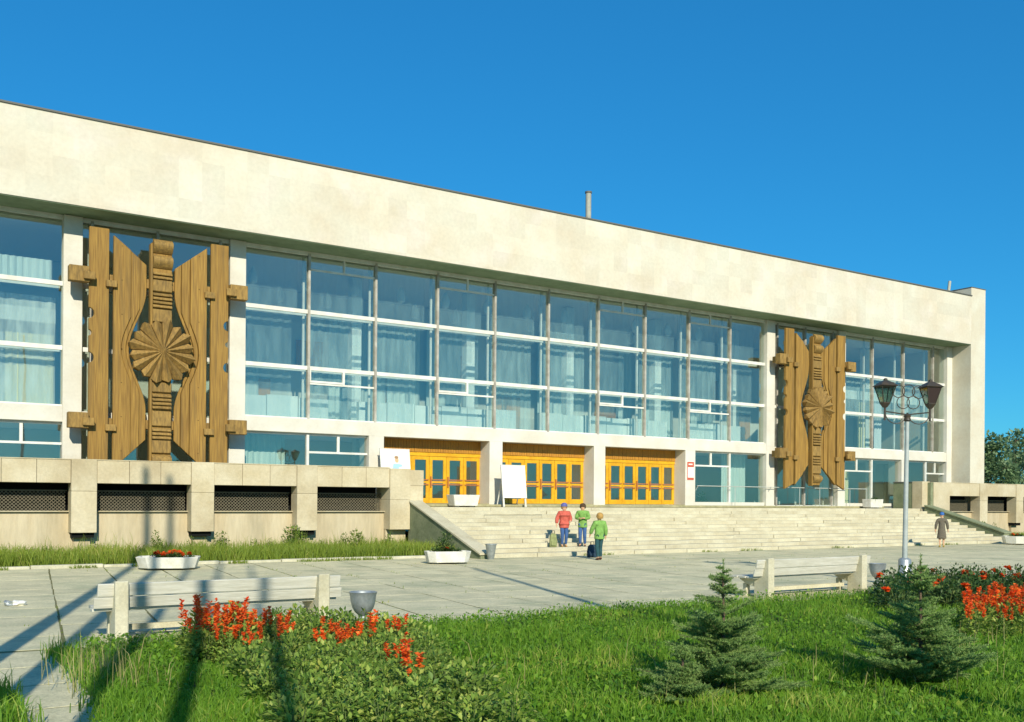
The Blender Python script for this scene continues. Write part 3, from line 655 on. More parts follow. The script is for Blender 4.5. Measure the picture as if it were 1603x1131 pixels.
for cx_, cz, rad in ((-.23,4.74,.155),(.02,4.75,.155),(.27,4.73,.155),(-.11,4.47,.155),(.14,4.47,.155)):
    MB().ring(ax*cx_+Vector((0,0,cz)), rad, .011, dirx=ax).build('scroll_ring', M['iron'], r)
for s in (-1, 1):
    MB().ring(ax*(s*.28)+Vector((0,0,4.22)), .27, .013, dirx=ax, a0=180, a1=360).build('scroll_arm', M['iron'], r)
    c = ax*(s*AL); lo = empty('lantern', (c.x, c.y, 0)); lo.parent = r
    f = MB().tube([(0,0,4.02),(0,0,4.34)], .028, 8).lathe([(.05,4.33),(.075,4.36),(.12,4.42),(.135,4.44),(.02,4.44)], 4)
    q0, q1, zb, zt = .12, .255, 4.45, 4.84
    cs = [(1,0),(0,1),(-1,0),(0,-1)]
    for i in range(4):
        f.tube([(cs[i][0]*q0, cs[i][1]*q0, zb), (cs[i][0]*q1, cs[i][1]*q1, zt)], .013, 5)
        j = (i+1) % 4
        f.tube([(cs[i][0]*q1, cs[i][1]*q1, zt), (cs[j][0]*q1, cs[j][1]*q1, zt)], .013, 5)
        f.tube([(cs[i][0]*q0, cs[i][1]*q0, zb), (cs[j][0]*q0, cs[j][1]*q0, zb)], .012, 5)
    ob = f.build('lantern', M['iron'], r); ob.location = (c.x, c.y, 0); ob.rotation_euler = (0,0,.35)
    cap = MB().lathe([(.30,4.845),(.31,4.86),(.20,4.93),(.07,4.99),(.05,5.0),(.05,5.03),(.02,5.05)], 4).build('lantern_cap', M['iron'], ob)
    bpy.data.objects.remove(lo)
    for i in range(4):
        j = (i+1) % 4
        gm = MB().add([(cs[i][0]*q0, cs[i][1]*q0, zb), (cs[j][0]*q0, cs[j][1]*q0, zb), (cs[j][0]*q1, cs[j][1]*q1, zt), (cs[i][0]*q1, cs[i][1]*q1, zt)], [(0,1,2,3)])
        gp = gm.build('lantern_pane', M['lred'] if s == 1 and i == 2 else M['lglass'], ob, fix=False)
# ---------------------------------------------------------------- flagpoles standing behind the viewpoint (they throw the long shadows)
for c_, y_, h_, rr in ((-3.02, 8.0, 17.6, .16), (-2.25, 5.0, 19.0, .15), (-1.34, 1.0, 17.0, .12), (-.46, -2.0, 18.2, .11), (.44, -5.0, 19.0, .09)):
    o = empty('flagpole', (c_+math.tan(R(SUN_AZ))*y_, y_, -.1)); tag(o, 'tall bare flagpole in the row behind the flower bed', 'flagpole', 'flagpoles in a row')
    MB().tube([(0,0,0),(0,0,h_*.5),(0,0,h_)], [rr, rr*.85, rr*.6], 12).build('pole', M['pole'], o, smooth=True)
    MB().lathe([(.02,h_),(.08,h_+.04),(.08,h_+.12),(.02,h_+.16)], 10).build('finial', M['pole'], o, smooth=True)
o = empty('thin_mast', (7.05+math.tan(R(SUN_AZ))*3, 3, -.1)); tag(o, 'thin tall mast standing on the lawn', 'mast')
MB().tube([(0,0,0),(0,0,6),(0,0,12.4)], [.11,.09,.07], 10).build('pole', M['pole'], o, smooth=True)
MB().lathe([(.14,0),(.14,.2),(.08,.3)], 12).build('base_sleeve', M['pole'], o, smooth=True)
# ---------------------------------------------------------------- notice boards
def easel(name, loc, rz, w, h, zb, label, legs=True, picture=False):
    r = empty(name, loc, rz); tag(r, label, 'notice board'); t = R(-8)
    rot = lambda x, y, z: (x, y*math.cos(t)-z*math.sin(t), y*math.sin(t)+z*math.cos(t))
    def bx(nm, m, *a_):
        m_ = MB().box(*a_); m_.v = [rot(*v) for v in m_.v]; return m_.build(nm, m, r)
    bx('panel', M['board'], -w/2, w/2, -.02, .02, zb, zb+h)
    for s in (-1, 1):
        bx('leg', M['frame'], s*(w/2-.05)-.035, s*(w/2-.05)+.035, .022, .07, 0, zb+h-.05)
        MB().tube([(s*(w/2-.1), .75, 0), (s*(w/2-.14), .28, zb+h*.8)], .025, 6).build('rear_leg', M['frame'], r)
    bx('edge_strip', M['frame'], -w/2-.015, w/2+.015, -.03, .03, zb+h, zb+h+.03)
    if picture:
        pm = {'tan': mat('print_tan', (.62,.42,.24), fine=.05), 'blu': mat('print_blue', (.35,.55,.68), fine=.05), 'gry': mat('print_grey', (.30,.27,.27), fine=.05), 'hair': mat('print_hair', (.35,.22,.12))}
        def flat(nm, poly, m, yy):
            m_ = MB().add([(x, yy, z) for x, z in poly], [tuple(range(len(poly)))]); m_.v = [rot(*v) for v in m_.v]; m_.build(nm, m, r, fix=False)
        ell = lambda cx, cz, a_, b_: [(cx+a_*math.cos(2*math.pi*i/18), cz+b_*math.sin(2*math.pi*i/18)) for i in range(18)]
        flat('printed_head', ell(.06, zb+h*.70, .085, .105), pm['tan'], -.0235)
        flat('printed_hair', ell(.05, zb+h*.78, .09, .06), pm['hair'], -.025)
        flat('printed_coat', [(-.10,zb+h*.60),(.12,zb+h*.60),(.30,zb+h*.58),(.30,zb+h*.53),(.14,zb+h*.50),(.16,zb+h*.30),(-.12,zb+h*.30),(-.16,zb+h*.45)], pm['blu'], -.0245)
        flat('printed_shoe', ell(-.14, zb+h*.27, .10, .05), pm['gry'], -.0235); flat('printed_shoe', ell(.16, zb+h*.27, .10, .05), pm['gry'], -.0235)
a, b = plane(598, 720, 35.7), plane(645, 720, 35.7)
easel('picture_board', ((a.x+b.x)/2, 35.6, 1.735), R(2), b.x-a.x, 1.45, plane(620, 703, 35.75).z-1.735-1.45, 'white board with a painted child figure behind the parapet by the doors', picture=True)
a, b = plane(780, 750, 35.55), plane(816, 750, 35.55)
easel('sign_board', ((a.x+b.x)/2, 35.1, 1.735), R(-3), b.x-a.x, 1.38, .38, 'blank white easel board standing before the middle yellow doors')
# ---------------------------------------------------------------- planters
def leafcloud(n, fn, size, seed, droop=.2, fold=.25, wid=.55):
    """n folded diamond leaves; fn(rng,n)-> positions, outward directions"""
    g_ = np.random.default_rng(seed); p, d = fn(g_, n)
    d = d+g_.normal(0, .35, (n, 3)); d[:, 2] -= droop*g_.random(n); d /= np.linalg.norm(d, axis=1)[:, None]
    up = np.tile([0, 0, 1.0], (n, 1))+g_.normal(0, .35, (n, 3)); s_ = np.cross(d, up); s_ /= np.linalg.norm(s_, axis=1)[:, None]+1e-9
    nn = np.cross(s_, d); L_ = size*(.65+.7*g_.random(n))[:, None]; w_ = L_*wid*.5
    v0 = p; v1 = p+d*L_*.5+s_*w_+nn*L_*fold*.4; v2 = p+d*L_; v3 = p+d*L_*.5-s_*w_+nn*L_*fold*.4
    V = np.stack([v0, v1, v2, v3], 1).reshape(-1, 3); i0 = np.arange(n)*4
    T = np.concatenate([np.stack([i0, i0+1, i0+2], 1), np.stack([i0, i0+2, i0+3], 1)])
    return V, T, np.repeat(g_.random(n), 4)
def joinc(parts):
    V, T, A = [], [], []; b_ = 0
    for v, t, a_ in parts: V.append(v); T.append(t+b_); A.append(a_); b_ += len(v)
    return np.concatenate(V), np.concatenate(T), np.concatenate(A)
M['salv'] = leafmat('salvia_leaf', (.11,.21,.032), (.32,.44,.075), .4, (.50,.52,.12))
M['petal'] = leafmat('scarlet_petal', (.74,.05,.012), (.95,.26,.035), .3)
M['blade'] = leafmat('grass_blade', (.06,.18,.014), (.21,.38,.03), .45, (.46,.48,.10))
M['bladey'] = leafmat('verge_grass_blade', (.12,.20,.022), (.28,.36,.05), .45, (.46,.44,.12))
M['straw'] = leafmat('dry_stalk', (.30,.28,.10), (.50,.45,.18), .3)
M['needle'] = leafmat('spruce_needle', (.09,.20,.04), (.38,.52,.16), .35)
M['shrub'] = leafmat('shrub_leaf', (.022,.06,.015), (.08,.15,.035), .3, (.16,.20,.05))
M['treel'] = leafmat('tree_leaf', (.12,.20,.09), (.27,.38,.18), .45)
M['weed'] = leafmat('weed_leaf', (.08,.15,.025), (.20,.30,.05), .4, (.34,.36,.08))
M['twig'] = mat('flower_stem', (.10,.14,.04), rough=.8)
def dome(rx, h, zmin=.05):
    def fn(g_, n):
        a_ = g_.random(n)*2*math.pi; u = g_.random(n)**.45; ph = np.arccos(1-g_.random(n)*.98)
        x = np.cos(a_)*np.sin(ph); y = np.sin(a_)*np.sin(ph); z = np.cos(ph)
        p = np.stack([x*rx*u, y*rx*u, zmin+(h-zmin)*z*u], 1); d = np.stack([x, y, z*.5+.15], 1); return p, d
    return fn
def spike(x, y, z0, L_, seed, n=46, r0=.035):
    g_ = np.random.default_rng(seed); t_ = g_.random(n)**.8; a_ = g_.random(n)*6.28
    lean = g_.normal(0, .10, 2)
    p = np.stack([x+lean[0]*t_*L_, y+lean[1]*t_*L_, z0+t_*L_], 1); rad = r0*(1-.7*t_)
    d = np.stack([np.cos(a_), np.sin(a_), .5+0*a_], 1)
    def fn(g2, n2): return p, d
    V, T, A = leafcloud(n, fn, r0*1.7, seed+1, .1, .2, .7)
    return V, T, A
def flower_plant(seed, h, rx, spikes, nleaf=150, ls=.085, leafm='salv', Ls=(.13, .24), r0=.034, name='salvia_plant'):
    g_ = random.Random(seed)
    fo = tri_mesh('foliage', *leafcloud(nleaf, dome(rx, h), ls, seed, .35)[:2], attr=leafcloud(nleaf, dome(rx, h), ls, seed, .35)[2]); fo.materials.append(M[leafm])
    sp = []
    for i in range(spikes):
        a_, q = g_.random()*6.28, rx*.75*g_.random()**.6
        m_ = spike(q*math.cos(a_), q*math.sin(a_), h*(1-.45*(q/rx)**2)-.03, g_.uniform(*Ls), seed*31+i, 46, r0)
        me = tri_mesh('flower_spike', m_[0], m_[1], attr=m_[2]); me.materials.append(M['petal']); sp.append(me)
    stm = MB()
    for i in range(4):
        a_ = i*1.6+seed; stm.tube([(0,0,-.03),(rx*.3*math.cos(a_), rx*.3*math.sin(a_), h*.75)], .006, 4, cap=False)
    sm = stm.mesh('stem', False); sm.materials.append(M['twig'])
    return fo, sp, sm
def place_plant(pr, loc, rz, sc, name, label, cat, group):
    r = empty(name, loc, rz); r.scale = (sc,)*3; tag(r, label, cat, group)
    link('foliage', pr[0], r)
    for s_ in pr[1]: link('flower_spike', s_, r)
    link('stem', pr[2], r)
    return r
def planter(loc, rz, poly, h, label, plants, taper=.88, batter=True):
    r = empty('planter', loc, rz); tag(r, label, 'planter')
    n = len(poly); q = lambda f_: [(x*f_, y*f_) for x, y in poly]
    m_ = MB(); A_, B_, I_, J_ = q(taper), q(1.0), q(.90), q(.86)
    vs = [(x, y, .05) for x, y in A_]+[(x, y, h) for x, y in B_]+[(x, y, h) for x, y in I_]+[(x, y, h-.08) for x, y in J_]
    fs = [tuple(range(n-1, -1, -1))]
    for L_ in range(3): fs += [(L_*n+i, L_*n+(i+1) % n, (L_+1)*n+(i+1) % n, (L_+1)*n+i) for i in range(n)]
    m_.add(vs, fs).build('shell', M['planter'], r, bevel=.012, fix=False)
    MB().xy(q(.865), h-.12, h-.06).build('soil', M['earth'], r)
    for s_ in (-1, 1):
        xs = max(x for x, y in poly)*.55; MB().box(s_*xs-.09, s_*xs+.09, -.12, .12, -.01, .055).build('foot', M['planter'], r)
    return r
def oct_(a_, b_, c_): return [(-a_+c_,-b_),(a_-c_,-b_),(a_,-b_+c_),(a_,b_-c_),(a_-c_,b_),(-a_+c_,b_),(-a_,b_-c_),(-a_,-b_+c_)]
pl_small = [flower_plant(900+i, .16, .14, (3, 5, 0, 4)[i], 90, .06, ('salv', 'shrub', 'shrub', 'shrub')[i], (.05, .10), .028) for i in range(4)]
def fill(loc, rx, ry, n, z, red, tall=None, what='whitewashed planter'):
    for i in range(n):
        a_ = random.random()*6.28; q = random.random()**.5
        pr = pl_small[random.choice((0, 1, 3))] if random.random() < red else pl_small[2]
        place_plant(pr, (loc[0]+rx*q*math.cos(a_), loc[1]+ry*q*math.sin(a_), z), random.random()*6, random.uniform(.8, 1.2), 'bedding_plant', 'small bedding plant growing in the '+what, 'plant', 'bedding plants in the '+what)
p1 = ground(270, 893); loc = (p1.x, p1.y+.45, 0)
planter(loc, R(-22), oct_(.84, .60, .32), .36, 'whitewashed octagonal planter with red flowers on the kerb', None)
fill(loc, .6, .4, 14, .28, .85, what='octagonal planter with red flowers')
p2 = ground(706, 884); loc = (p2.x+.1, p2.y+.40, 0)
planter(loc, R(-14), oct_(.72, .42, .22), .40, 'whitewashed planter with a leafy shrub at the corner of the steps', None)
fill(loc, .5, .28, 9, .32, .35, what='planter at the corner of the steps')
sh_ = flower_plant(55, .75, .30, 0, 420, .09, 'shrub'); place_plant(sh_, (loc[0]+.05, loc[1]+.25, .3), 0, .95, 'leafy_shrub', 'leafy green shrub standing in the planter at the corner of the steps', 'shrub', None)
p3 = plane(727, 790, 34.95)
planter((p3.x, 35.05, 1.72), 0, oct_(.62, .32, .02), .50, 'whitewashed box planter on the landing before the left doors', None, .86)
p4 = plane(1366, 793, 35.0)
planter((p4.x, 35.0, 1.72), R(6), oct_(.62, .30, .04), .50, 'whitewashed box planter on the landing at the right end of the steps', None, .9)
fill((p4.x, 35.0), .45, .2, 6, 2.1, 0, what='box planter at the right end of the steps')
p5 = ground(1597, 853); planter((p5.x+.2, p5.y+.3, 0), R(10), oct_(.8, .55, .28), .42, 'whitewashed planter by the right terrace wall', None)
fill((p5.x+.2, p5.y+.3), .5, .35, 9, .34, .2, what='planter by the right terrace wall')
# ---------------------------------------------------------------- litter
lt = ground(23, 949); r = empty('paper_litter', (lt.x, lt.y, 0)); tag(r, 'crumpled grey and white paper lying on a paving joint', 'litter')
for nm, c_, sc_, m_ in (('crumpled_sheet', (.06, 0, .05), (.14, .10, .06), 'board'), ('crumpled_sheet', (-.10, .02, .05), (.11, .09, .07), 'zinc')):
    bm = bmesh.new(); bmesh.ops.create_icosphere(bm, subdivisions=2, radius=1)
    for v in bm.verts: v.co *= random.uniform(.6, 1.15)
    me = bpy.data.meshes.new(nm); bm.to_mesh(me); bm.free(); me.materials.append(M[m_]); o = link(nm, me, r); o.location = c_; o.scale = sc_
# ================================================================ VEGETATION
def in_poly(x, y, poly):
    c_ = False; n = len(poly)
    for i in range(n):
        x1, y1 = poly[i]; x2, y2 = poly[(i+1) % n]
        if (y1 > y) != (y2 > y) and x < (x2-x1)*(y-y1)/(y2-y1)+x1: c_ = not c_
    return c_
def blades(xy, z, hgt, wid, seed, bend=.5):
    g_ = np.random.default_rng(seed); n = len(xy); a_ = g_.random(n)*6.283; b_ = g_.random(n)*6.283
    s_ = np.stack([np.cos(a_), np.sin(a_), 0*a_], 1)*wid[:, None]*.5
    ln = np.stack([np.cos(b_), np.sin(b_), 0*a_], 1)*(hgt*bend*g_.random(n))[:, None]
    base = np.column_stack([xy, z]); up = np.array([0, 0, 1.0])
    v0, v1 = base-s_, base+s_; m_ = base+ln*.35+up*(hgt*.6)[:, None]; v2, v3 = m_+s_*.75, m_-s_*.75; v4 = base+ln+up*(hgt*(.95-.25*g_.random(n)))[:, None]
    V = np.stack([v0, v1, v2, v3, v4], 1).reshape(-1, 3); i0 = np.arange(n)*5
    Q = np.stack([i0, i0+1, i0+2, i0+3], 1); T = np.stack([i0+3, i0+2, i0+4], 1)
    return V, T, Q
def grass(name, xy, zf, h0, h1, w0, w1, m_, label, seed, bend=.6, tone=None, parent=None):
    g_ = np.random.default_rng(seed); n = len(xy)
    cl = .5+.5*np.sin(xy[:, 0]*2.1+np.cos(xy[:, 1]*1.7)*1.5)*np.cos(xy[:, 1]*1.9+.8*np.sin(xy[:, 0]*1.1))
    cl2 = .5+.5*np.sin(xy[:, 0]*5.3+1.7*np.sin(xy[:, 1]*4.1))*np.cos(xy[:, 1]*6.1)
    hgt = (h0+(h1-h0)*g_.random(n)**1.4)*(.55+.55*cl+.45*cl2); wid = w0+(w1-w0)*g_.random(n)
    V, T, Q = blades(xy, zf, hgt, wid, seed, bend)
    cl3 = .5+.5*np.sin(xy[:, 0]*.9+2.2*np.sin(xy[:, 1]*.8))*np.sin(xy[:, 1]*1.3+xy[:, 0]*.35)
    t_ = np.clip(.55*g_.random(n)**1.5+.22*cl+.25*cl2+.30*cl3**2+(.25*(g_.random(n) < .06))-.06, 0, 1)
    me = tri_mesh(name, V, T, np.repeat(t_, 5), Q); me.materials.append(M[m_]); o = link(name, me, parent); tag(o, label, 'grass' if parent is None else None, None, 'stuff'); return o
bed = [tuple(ground(*q)[:2]) for q in ((298,1018),(420,1008),(560,1004),(635,1010),(690,1065),(750,1120),(810,1180),(440,1180),(415,1110),(372,1065),(300,1042))]
def lawn_pts(n, seed):
    g_ = np.random.default_rng(seed); out = []
    # sample in depth so that the density on the picture stays even
    while len(out) < n:
        m = 60000; zc = 6.2*(30/6.2)**g_.random(m); p_ = (g_.random(m)*2-1)*900
        # camera space to ground
        x = UZ*zc+NZ*p_*zc/F; y = NZ*zc-UZ*p_*zc/F
        ok = (y < 14.3+.10*np.sin(x*1.3)+.06*np.sin(x*3.1)+g_.normal(0, .06, m)) & (y > 2) & (x < 45)
        ll = np.where(y > 13, 2.32, 2.32-(13-y)*.17)+g_.normal(0, .10, m); ok &= x > ll
        for xx, yy in zip(x[ok], y[ok]):
            if not in_poly(xx, yy, bed) or g_.random() < .25: out.append((xx, yy))
    return np.array(out[:n])
xy = lawn_pts(150000, 3); zz = np.array([lz(a_, b_)-.015 for a_, b_ in xy])
far_ = np.clip((xy[:, 0]*UZ+xy[:, 1]*NZ)/14, .75, 1.8)
grass('lawn_grass', xy, zz, .07, .19, .006, .013, 'blade', 'uneven green grass of the lawn around the beds', 5)
# coarse leaves through the lawn: clover, dandelion
sel = xy[np.random.default_rng(8).choice(len(xy), 42000, replace=False)]
def fn(g_, n): return np.column_stack([sel+g_.normal(0, .03, sel.shape), .05+.10*g_.random(n)]), np.column_stack([g_.normal(0, 1, (n, 2)), .4+.3*g_.random(n)])
V, T, A = leafcloud(len(sel), fn, .062, 77, .1, .2, .6); me = tri_mesh('lawn_clover', V, T, A*.9); me.materials.append(M['blade']); tag(link('lawn_clover', me), 'broad leaved weeds and clover through the lawn', 'ground cover', None, 'stuff')
g_ = np.random.default_rng(12)
# verge at the left terrace
n = 52000; vx = np.concatenate([-8+25.3*g_.random(n), 17.3-2*g_.random(900)]); vy = np.concatenate([30.45+4.15*g_.random(n)**1.1, 30.5+4*g_.random(900)])
pat = .5+.5*np.sin(vx*.83+1.3*np.sin(vy*1.9))*np.cos(vx*2.3+vy*1.1); kp = g_.random(len(vx)) < .25+.9*pat; vx, vy = vx[kp], vy[kp]; vxy = np.stack([vx, vy], 1); grass('verge_grass', vxy, np.full(len(vxy), .04), .20, .58, .012, .026, 'bladey', 'tall yellowing grass along the foot of the left terrace wall', 13, .7)
n = 7000; vxy = np.stack([50.4+16*g_.random(n), 31.3+3.2*g_.random(n)], 1); grass('verge_grass', vxy, np.full(n, .04), .12, .34, .016, .03, 'bladey', 'grass along the foot of the right terrace wall', 14, .7)
# grass creeping over kerb and out of the joints
n = 5200; kx = -6+22*g_.random(n); ky = 30.25+g_.normal(0, .13, n)-.10*np.abs(np.sin(kx*1.7)); keep = np.sin(kx*1.1)+np.sin(kx*2.7+1) > -.1
kxy = np.stack([kx, ky], 1)[keep]; grass('kerb_grass', kxy, np.full(len(kxy), -.01), .05, .16, .012, .024, 'bladey', 'grass creeping over the kerb at the left', 15, .8)
jx, jy = [], []
cR, sR = math.cos(ROT), math.sin(ROT)
for q in range(9000):
    if random.random() < .6: u, v = round(random.uniform(-13, 16))*sx+random.gauss(0, .018), random.uniform(-6, 10)*sy
    else: u, v = random.uniform(-13, 16)*sx, round(random.uniform(-6, 10))*sy+random.gauss(0, .018)
    x, y = 10+u*cR-v*sR, 20+u*sR+v*cR
    if 13.9 < y < 29.4 and (math.sin(u*1.3+v*.4)+math.sin(v*.9+u*2.1)) > .15: jx.append(x); jy.append(y)
jxy = np.column_stack([jx, jy]); grass('joint_grass', jxy, np.full(len(jxy), -.03), .03, .09, .008, .018, 'bladey', 'thin grass growing in the paving joints', 16, .9)
# path edge weeds, lower left
n = 2400; ex = np.concatenate([.98+g_.normal(0, .11, 1200), 2.0+g_.normal(0, .10, 1200)]); ey = np.concatenate([9.4+1.9*g_.random(1200), 9+5*g_.random(1200)])
grass('path_weeds', np.stack([ex, ey], 1), np.full(n, .0), .07, .24, .008, .016, 'blade', 'dark weeds overgrowing the edge of the slab path', 17, .8)
# grass under steps
n = 1500; ex = 18+30*g_.random(n); ey = 29.12+g_.normal(0, .05, n); k_ = np.sin(ex*.9)+np.sin(ex*2.3) > .7
grass('step_grass', np.stack([ex, ey], 1)[k_], np.full(int(k_.sum()), -.01), .05, .15, .014, .03, 'bladey', 'sparse grass along the lowest step', 18, .8)
# dry stalks in the lawn
st_pts = []
for px, py_, n, sp in ((165, 1070, 70, .25), (190, 1090, 60, .3), (1465, 1035, 40, .3), (1500, 1020, 40, .35), (1360, 1095, 30, .5), (395, 1060, 10, .05), (1560, 1060, 30, .5), (900, 1090, 20, .8)):
    gq = ground(px, py_)
    for i in range(n): st_pts.append((gq.x+random.gauss(0, sp), gq.y+random.gauss(0, sp)))
st_pts = np.array(st_pts); grass('dry_stalks', st_pts, np.array([lz(a_, b_) for a_, b_ in st_pts]), .25, .5, .006, .010, 'straw', 'dry straw coloured stalks standing in the lawn', 19, .5)
# taller wisps on the verge
n = 1500; wx = -6+23*g_.random(n); kp = np.sin(wx*1.3)+np.sin(wx*3.1+.7) > .1; wx = wx[kp]; wxy = np.stack([wx, 32.2+2.2*g_.random(len(wx))], 1)
grass('verge_stalks', wxy, np.full(len(wxy), .04), .45, .95, .010, .018, 'bladey', 'tall seeding stalks rising from the verge by the left terrace wall', 23, .35)
# --- salvias
protoF = [flower_plant(100+i, .40+.03*(i % 3), .23, 3+i % 3, 330, .066, Ls=(.12, .28), r0=.026) for i in range(5)]
protoL = [flower_plant(200+i, .40+.05*(i % 3), .24, 0, 360, .066) for i in range(5)]
spots = []; tries = 0
while len(spots) < 150 and tries < 6000:
    tries += 1; x, y = random.uniform(2.8, 7.2), random.uniform(6.3, 13.95)
    if in_poly(x, y, bed) and math.hypot(x-5.75, y-13.0) > .85 and all((x-a_)**2+(y-b_)**2 > .26**2 for a_, b_ in spots): spots.append((x, y))
hot = [tuple(ground(*q)[:2])+(rr_,) for q, rr_ in (((335,1038),.85),((395,1040),.62),((440,1050),.26),((515,1045),.28),((550,1060),.20),((628,1035),.16),((660,1130),.2))]
for x, y in spots:
    fl = any((x-a_)**2+(y-b_)**2 < q*q for a_, b_, q in hot) or random.random() < .07
    place_plant(random.choice(protoF if fl else protoL), (x, y, .05), random.random()*6.28, random.uniform(.85, 1.2)*(1.0 if y > 11.5 else .88), 'salvia_plant',
                'scarlet salvia in flower in the bed beside the bench' if fl else 'leafy green salvia in the bed beside the bench', 'flower', 'flowering salvias by the bench' if fl else 'leafy salvias by the bench')
# right bed: dark shrubs with few blooms, then scarlet salvias
spots = []; tries = 0
A0, A1 = ground(1385, 940), ground(1640, 945)
while len(spots) < 60 and tries < 4000:
    tries += 1; px, py_ = random.uniform(1385, 1620), random.uniform(925, 960)
    gq = ground(px, py_+8*(px < 1420))
    if all((gq.x-a_)**2+(gq.y-b_)**2 > .32**2 for a_, b_ in spots): spots.append((gq.x, gq.y))
protoS = [flower_plant(300+i, .55, .32, (0, 1, 0)[i], 330, .075, 'shrub', (.05, .09), .045) for i in range(3)]
for x, y in spots: place_plant(random.choice(protoS), (x, y, .03), random.random()*6.28, random.uniform(.8, 1.15), 'low_shrub', 'low dark green shrub in the bed near the street lamp', 'shrub', 'low shrubs near the street lamp')
spots = []; tries = 0
while len(spots) < 30 and tries < 4000:
    tries += 1; px, py_ = random.uniform(1515, 1640), random.uniform(968, 1010)
    if py_ < 968+(1560-px)*.3: continue
    gq = ground(px, py_)
    if all((gq.x-a_)**2+(gq.y-b_)**2 > .26**2 for a_, b_ in spots): spots.append((gq.x, gq.y))
for x, y in spots: place_plant(random.choice(protoF), (x, y, .03), random.random()*6.28, random.uniform(.85, 1.15), 'salvia_plant', 'scarlet salvia in flower in the bed near the street lamp', 'flower', 'flowering salvias near the street lamp')
# --- weeds and saplings against the terrace
protoW = [flower_plant(400+i, .75+.12*i, .24, 0, 330, .085, 'weed') for i in range(3)]
for px, sc_ in ((243, .9), (250, .7), (300, .7), (340, .8), (352, .95), (452, 1.35), (460, 1.3), (470, 1.05), (464, 1.2), (540, .85), (552, 1.15), (562, 1.0), (590, .6), (612, .9), (40, .5), (70, .6), (150, .65), (180, .5), (398, .75), (420, .6), (505, .55)):
    w_ = plane(px, 850, 33.9); place_plant(random.choice(protoW), (w_.x, 33.9+random.uniform(-.2, .2), .03), random.random()*6, sc_, 'tall_weed', 'tall leafy weed growing against the left terrace wall', 'weed', 'weeds along the left terrace wall')
w_ = ground(1556, 846); 
for i, (dx_, dy_, s_) in enumerate(((0, 0, .9), (.8, .3, 1.1), (1.7, .2, .9), (2.6, .5, .8))): place_plant(protoW[i % 3], (w_.x+dx_, w_.y+.8+dy_, .03), i, s_, 'tall_weed', 'tall leafy weed growing against the right terrace wall', 'weed', 'weeds along the right terrace wall')
# --- young spruces
def spruce(loc, H, label, seed, full=False):
    g_ = random.Random(seed); r = empty('young_spruce', loc); tag(r, label, 'spruce')
    MB().tube([(0,0,-.05),(.01,0,H*.5),(.0,.01,H*.97)], [.024,.016,.005], 7).build('trunk', M['trunk'], r, smooth=True)
    tw = []; 
    levels = []
    q_ = .05
    while q_ < .60: levels.append((q_, (.70-.75*(q_/.62)**1.6*.62)*g_.uniform(.85, 1.12), g_.randint(5, 7))); q_ += g_.uniform(.035, .06)
    levels += [(.62, .26, 3), (.66, .16, 2)]+([(.70, .22, 4)] if full else [])+[(.77,.24,6),(.80,.18,5),(.84,.13,4),(.90,.06,4)]
    bw = MB()
    def twig(p, d, L_): tw.append((p, d, L_))
    for fz, rad, nb in levels:
        a0 = g_.random()*6.28
        for i in range(nb):
            if .5 < fz < .72 and g_.random() < .25: continue
            a_ = a0+6.283*i/nb+g_.gauss(0, .18); L_ = rad*H*.82*g_.uniform(.5, 1.25)
            z = fz*H+g_.gauss(0, .025*H); up = g_.uniform(.0, .55)
            d = Vector((math.cos(a_), math.sin(a_), up)).normalized(); p0 = Vector((0, 0, z)); mid = p0+d*L_*.55+Vector((0,0,-.03*L_)); tip = p0+d*L_+Vector((0,0,.03*L_))
            bw.tube([p0, mid, tip], [.008,.005,.002], 4, cap=False)
            twig(p0+d*L_*.1, (mid-p0).normalized(), L_*.5); twig(mid, (tip-mid).normalized(), L_*.48)
            m = max(3, int(L_/.055))
            for k in range(m):
                t_ = .07+.88*k/m; q = p0+d*L_*t_; sl = (1-t_*.75)*L_*.42+.03
                for s_ in (-1, 1):
                    dd = (d*.75+Vector((-d.y, d.x, 0))*s_*.75+Vector((0,0,g_.uniform(-.12,.22)))).normalized(); twig(q, dd, sl*g_.uniform(.7, 1.1))
    twig(Vector((0,0,H*.9)), Vector((0,0,1)), H*.12)
    tag(bw.build('branches', M['trunk'], r, fix=False), kind='stuff')
    rg = np.random.default_rng(seed); V = []; 
    for p, d, L_ in tw:
        n = max(10, int(L_*520)); t_ = rg.random(n); pos = np.array(p)+np.outer(t_*L_, np.array(d))
        o_ = rg.normal(0, 1, (n, 3)); o_ -= np.outer(o_@np.array(d), np.array(d)); o_ /= np.linalg.norm(o_, axis=1)[:, None]
        nd = o_*.9+np.array(d)*.7; nd /= np.linalg.norm(nd, axis=1)[:, None]; nl = .018+.016*rg.random(n)
        w_ = np.cross(nd, rg.normal(0, 1, (n, 3))); w_ /= np.linalg.norm(w_, axis=1)[:, None]; w_ *= .0034
        V.append(np.stack([pos-w_, pos+w_, pos+nd*nl[:, None]], 1))
    V = np.concatenate(V); n = len(V); V = V.reshape(-1, 3); T = np.arange(n*3).reshape(-1, 3)
    me = tri_mesh('needles', V, T, np.repeat(rg.random(n), 3)); me.materials.append(M['needle']); link('needles', me, r)
g1 = ground(1131, 1100); spruce((g1.x, g1.y, .05), plane(1136, 880, g1.y).z-.05, 'young blue green spruce on the lawn left of the bench', 41)
g2 = ground(1440, 1085); spruce((g2.x, g2.y, .05), plane(1428, 872, g2.y).z-.05, 'young dark green spruce on the lawn before the street lamp', 42, True)
g3 = ground(1068, 1118); spruce((g3.x, g3.y, .05), .62, 'small low spruce beside the blue green spruce', 43)
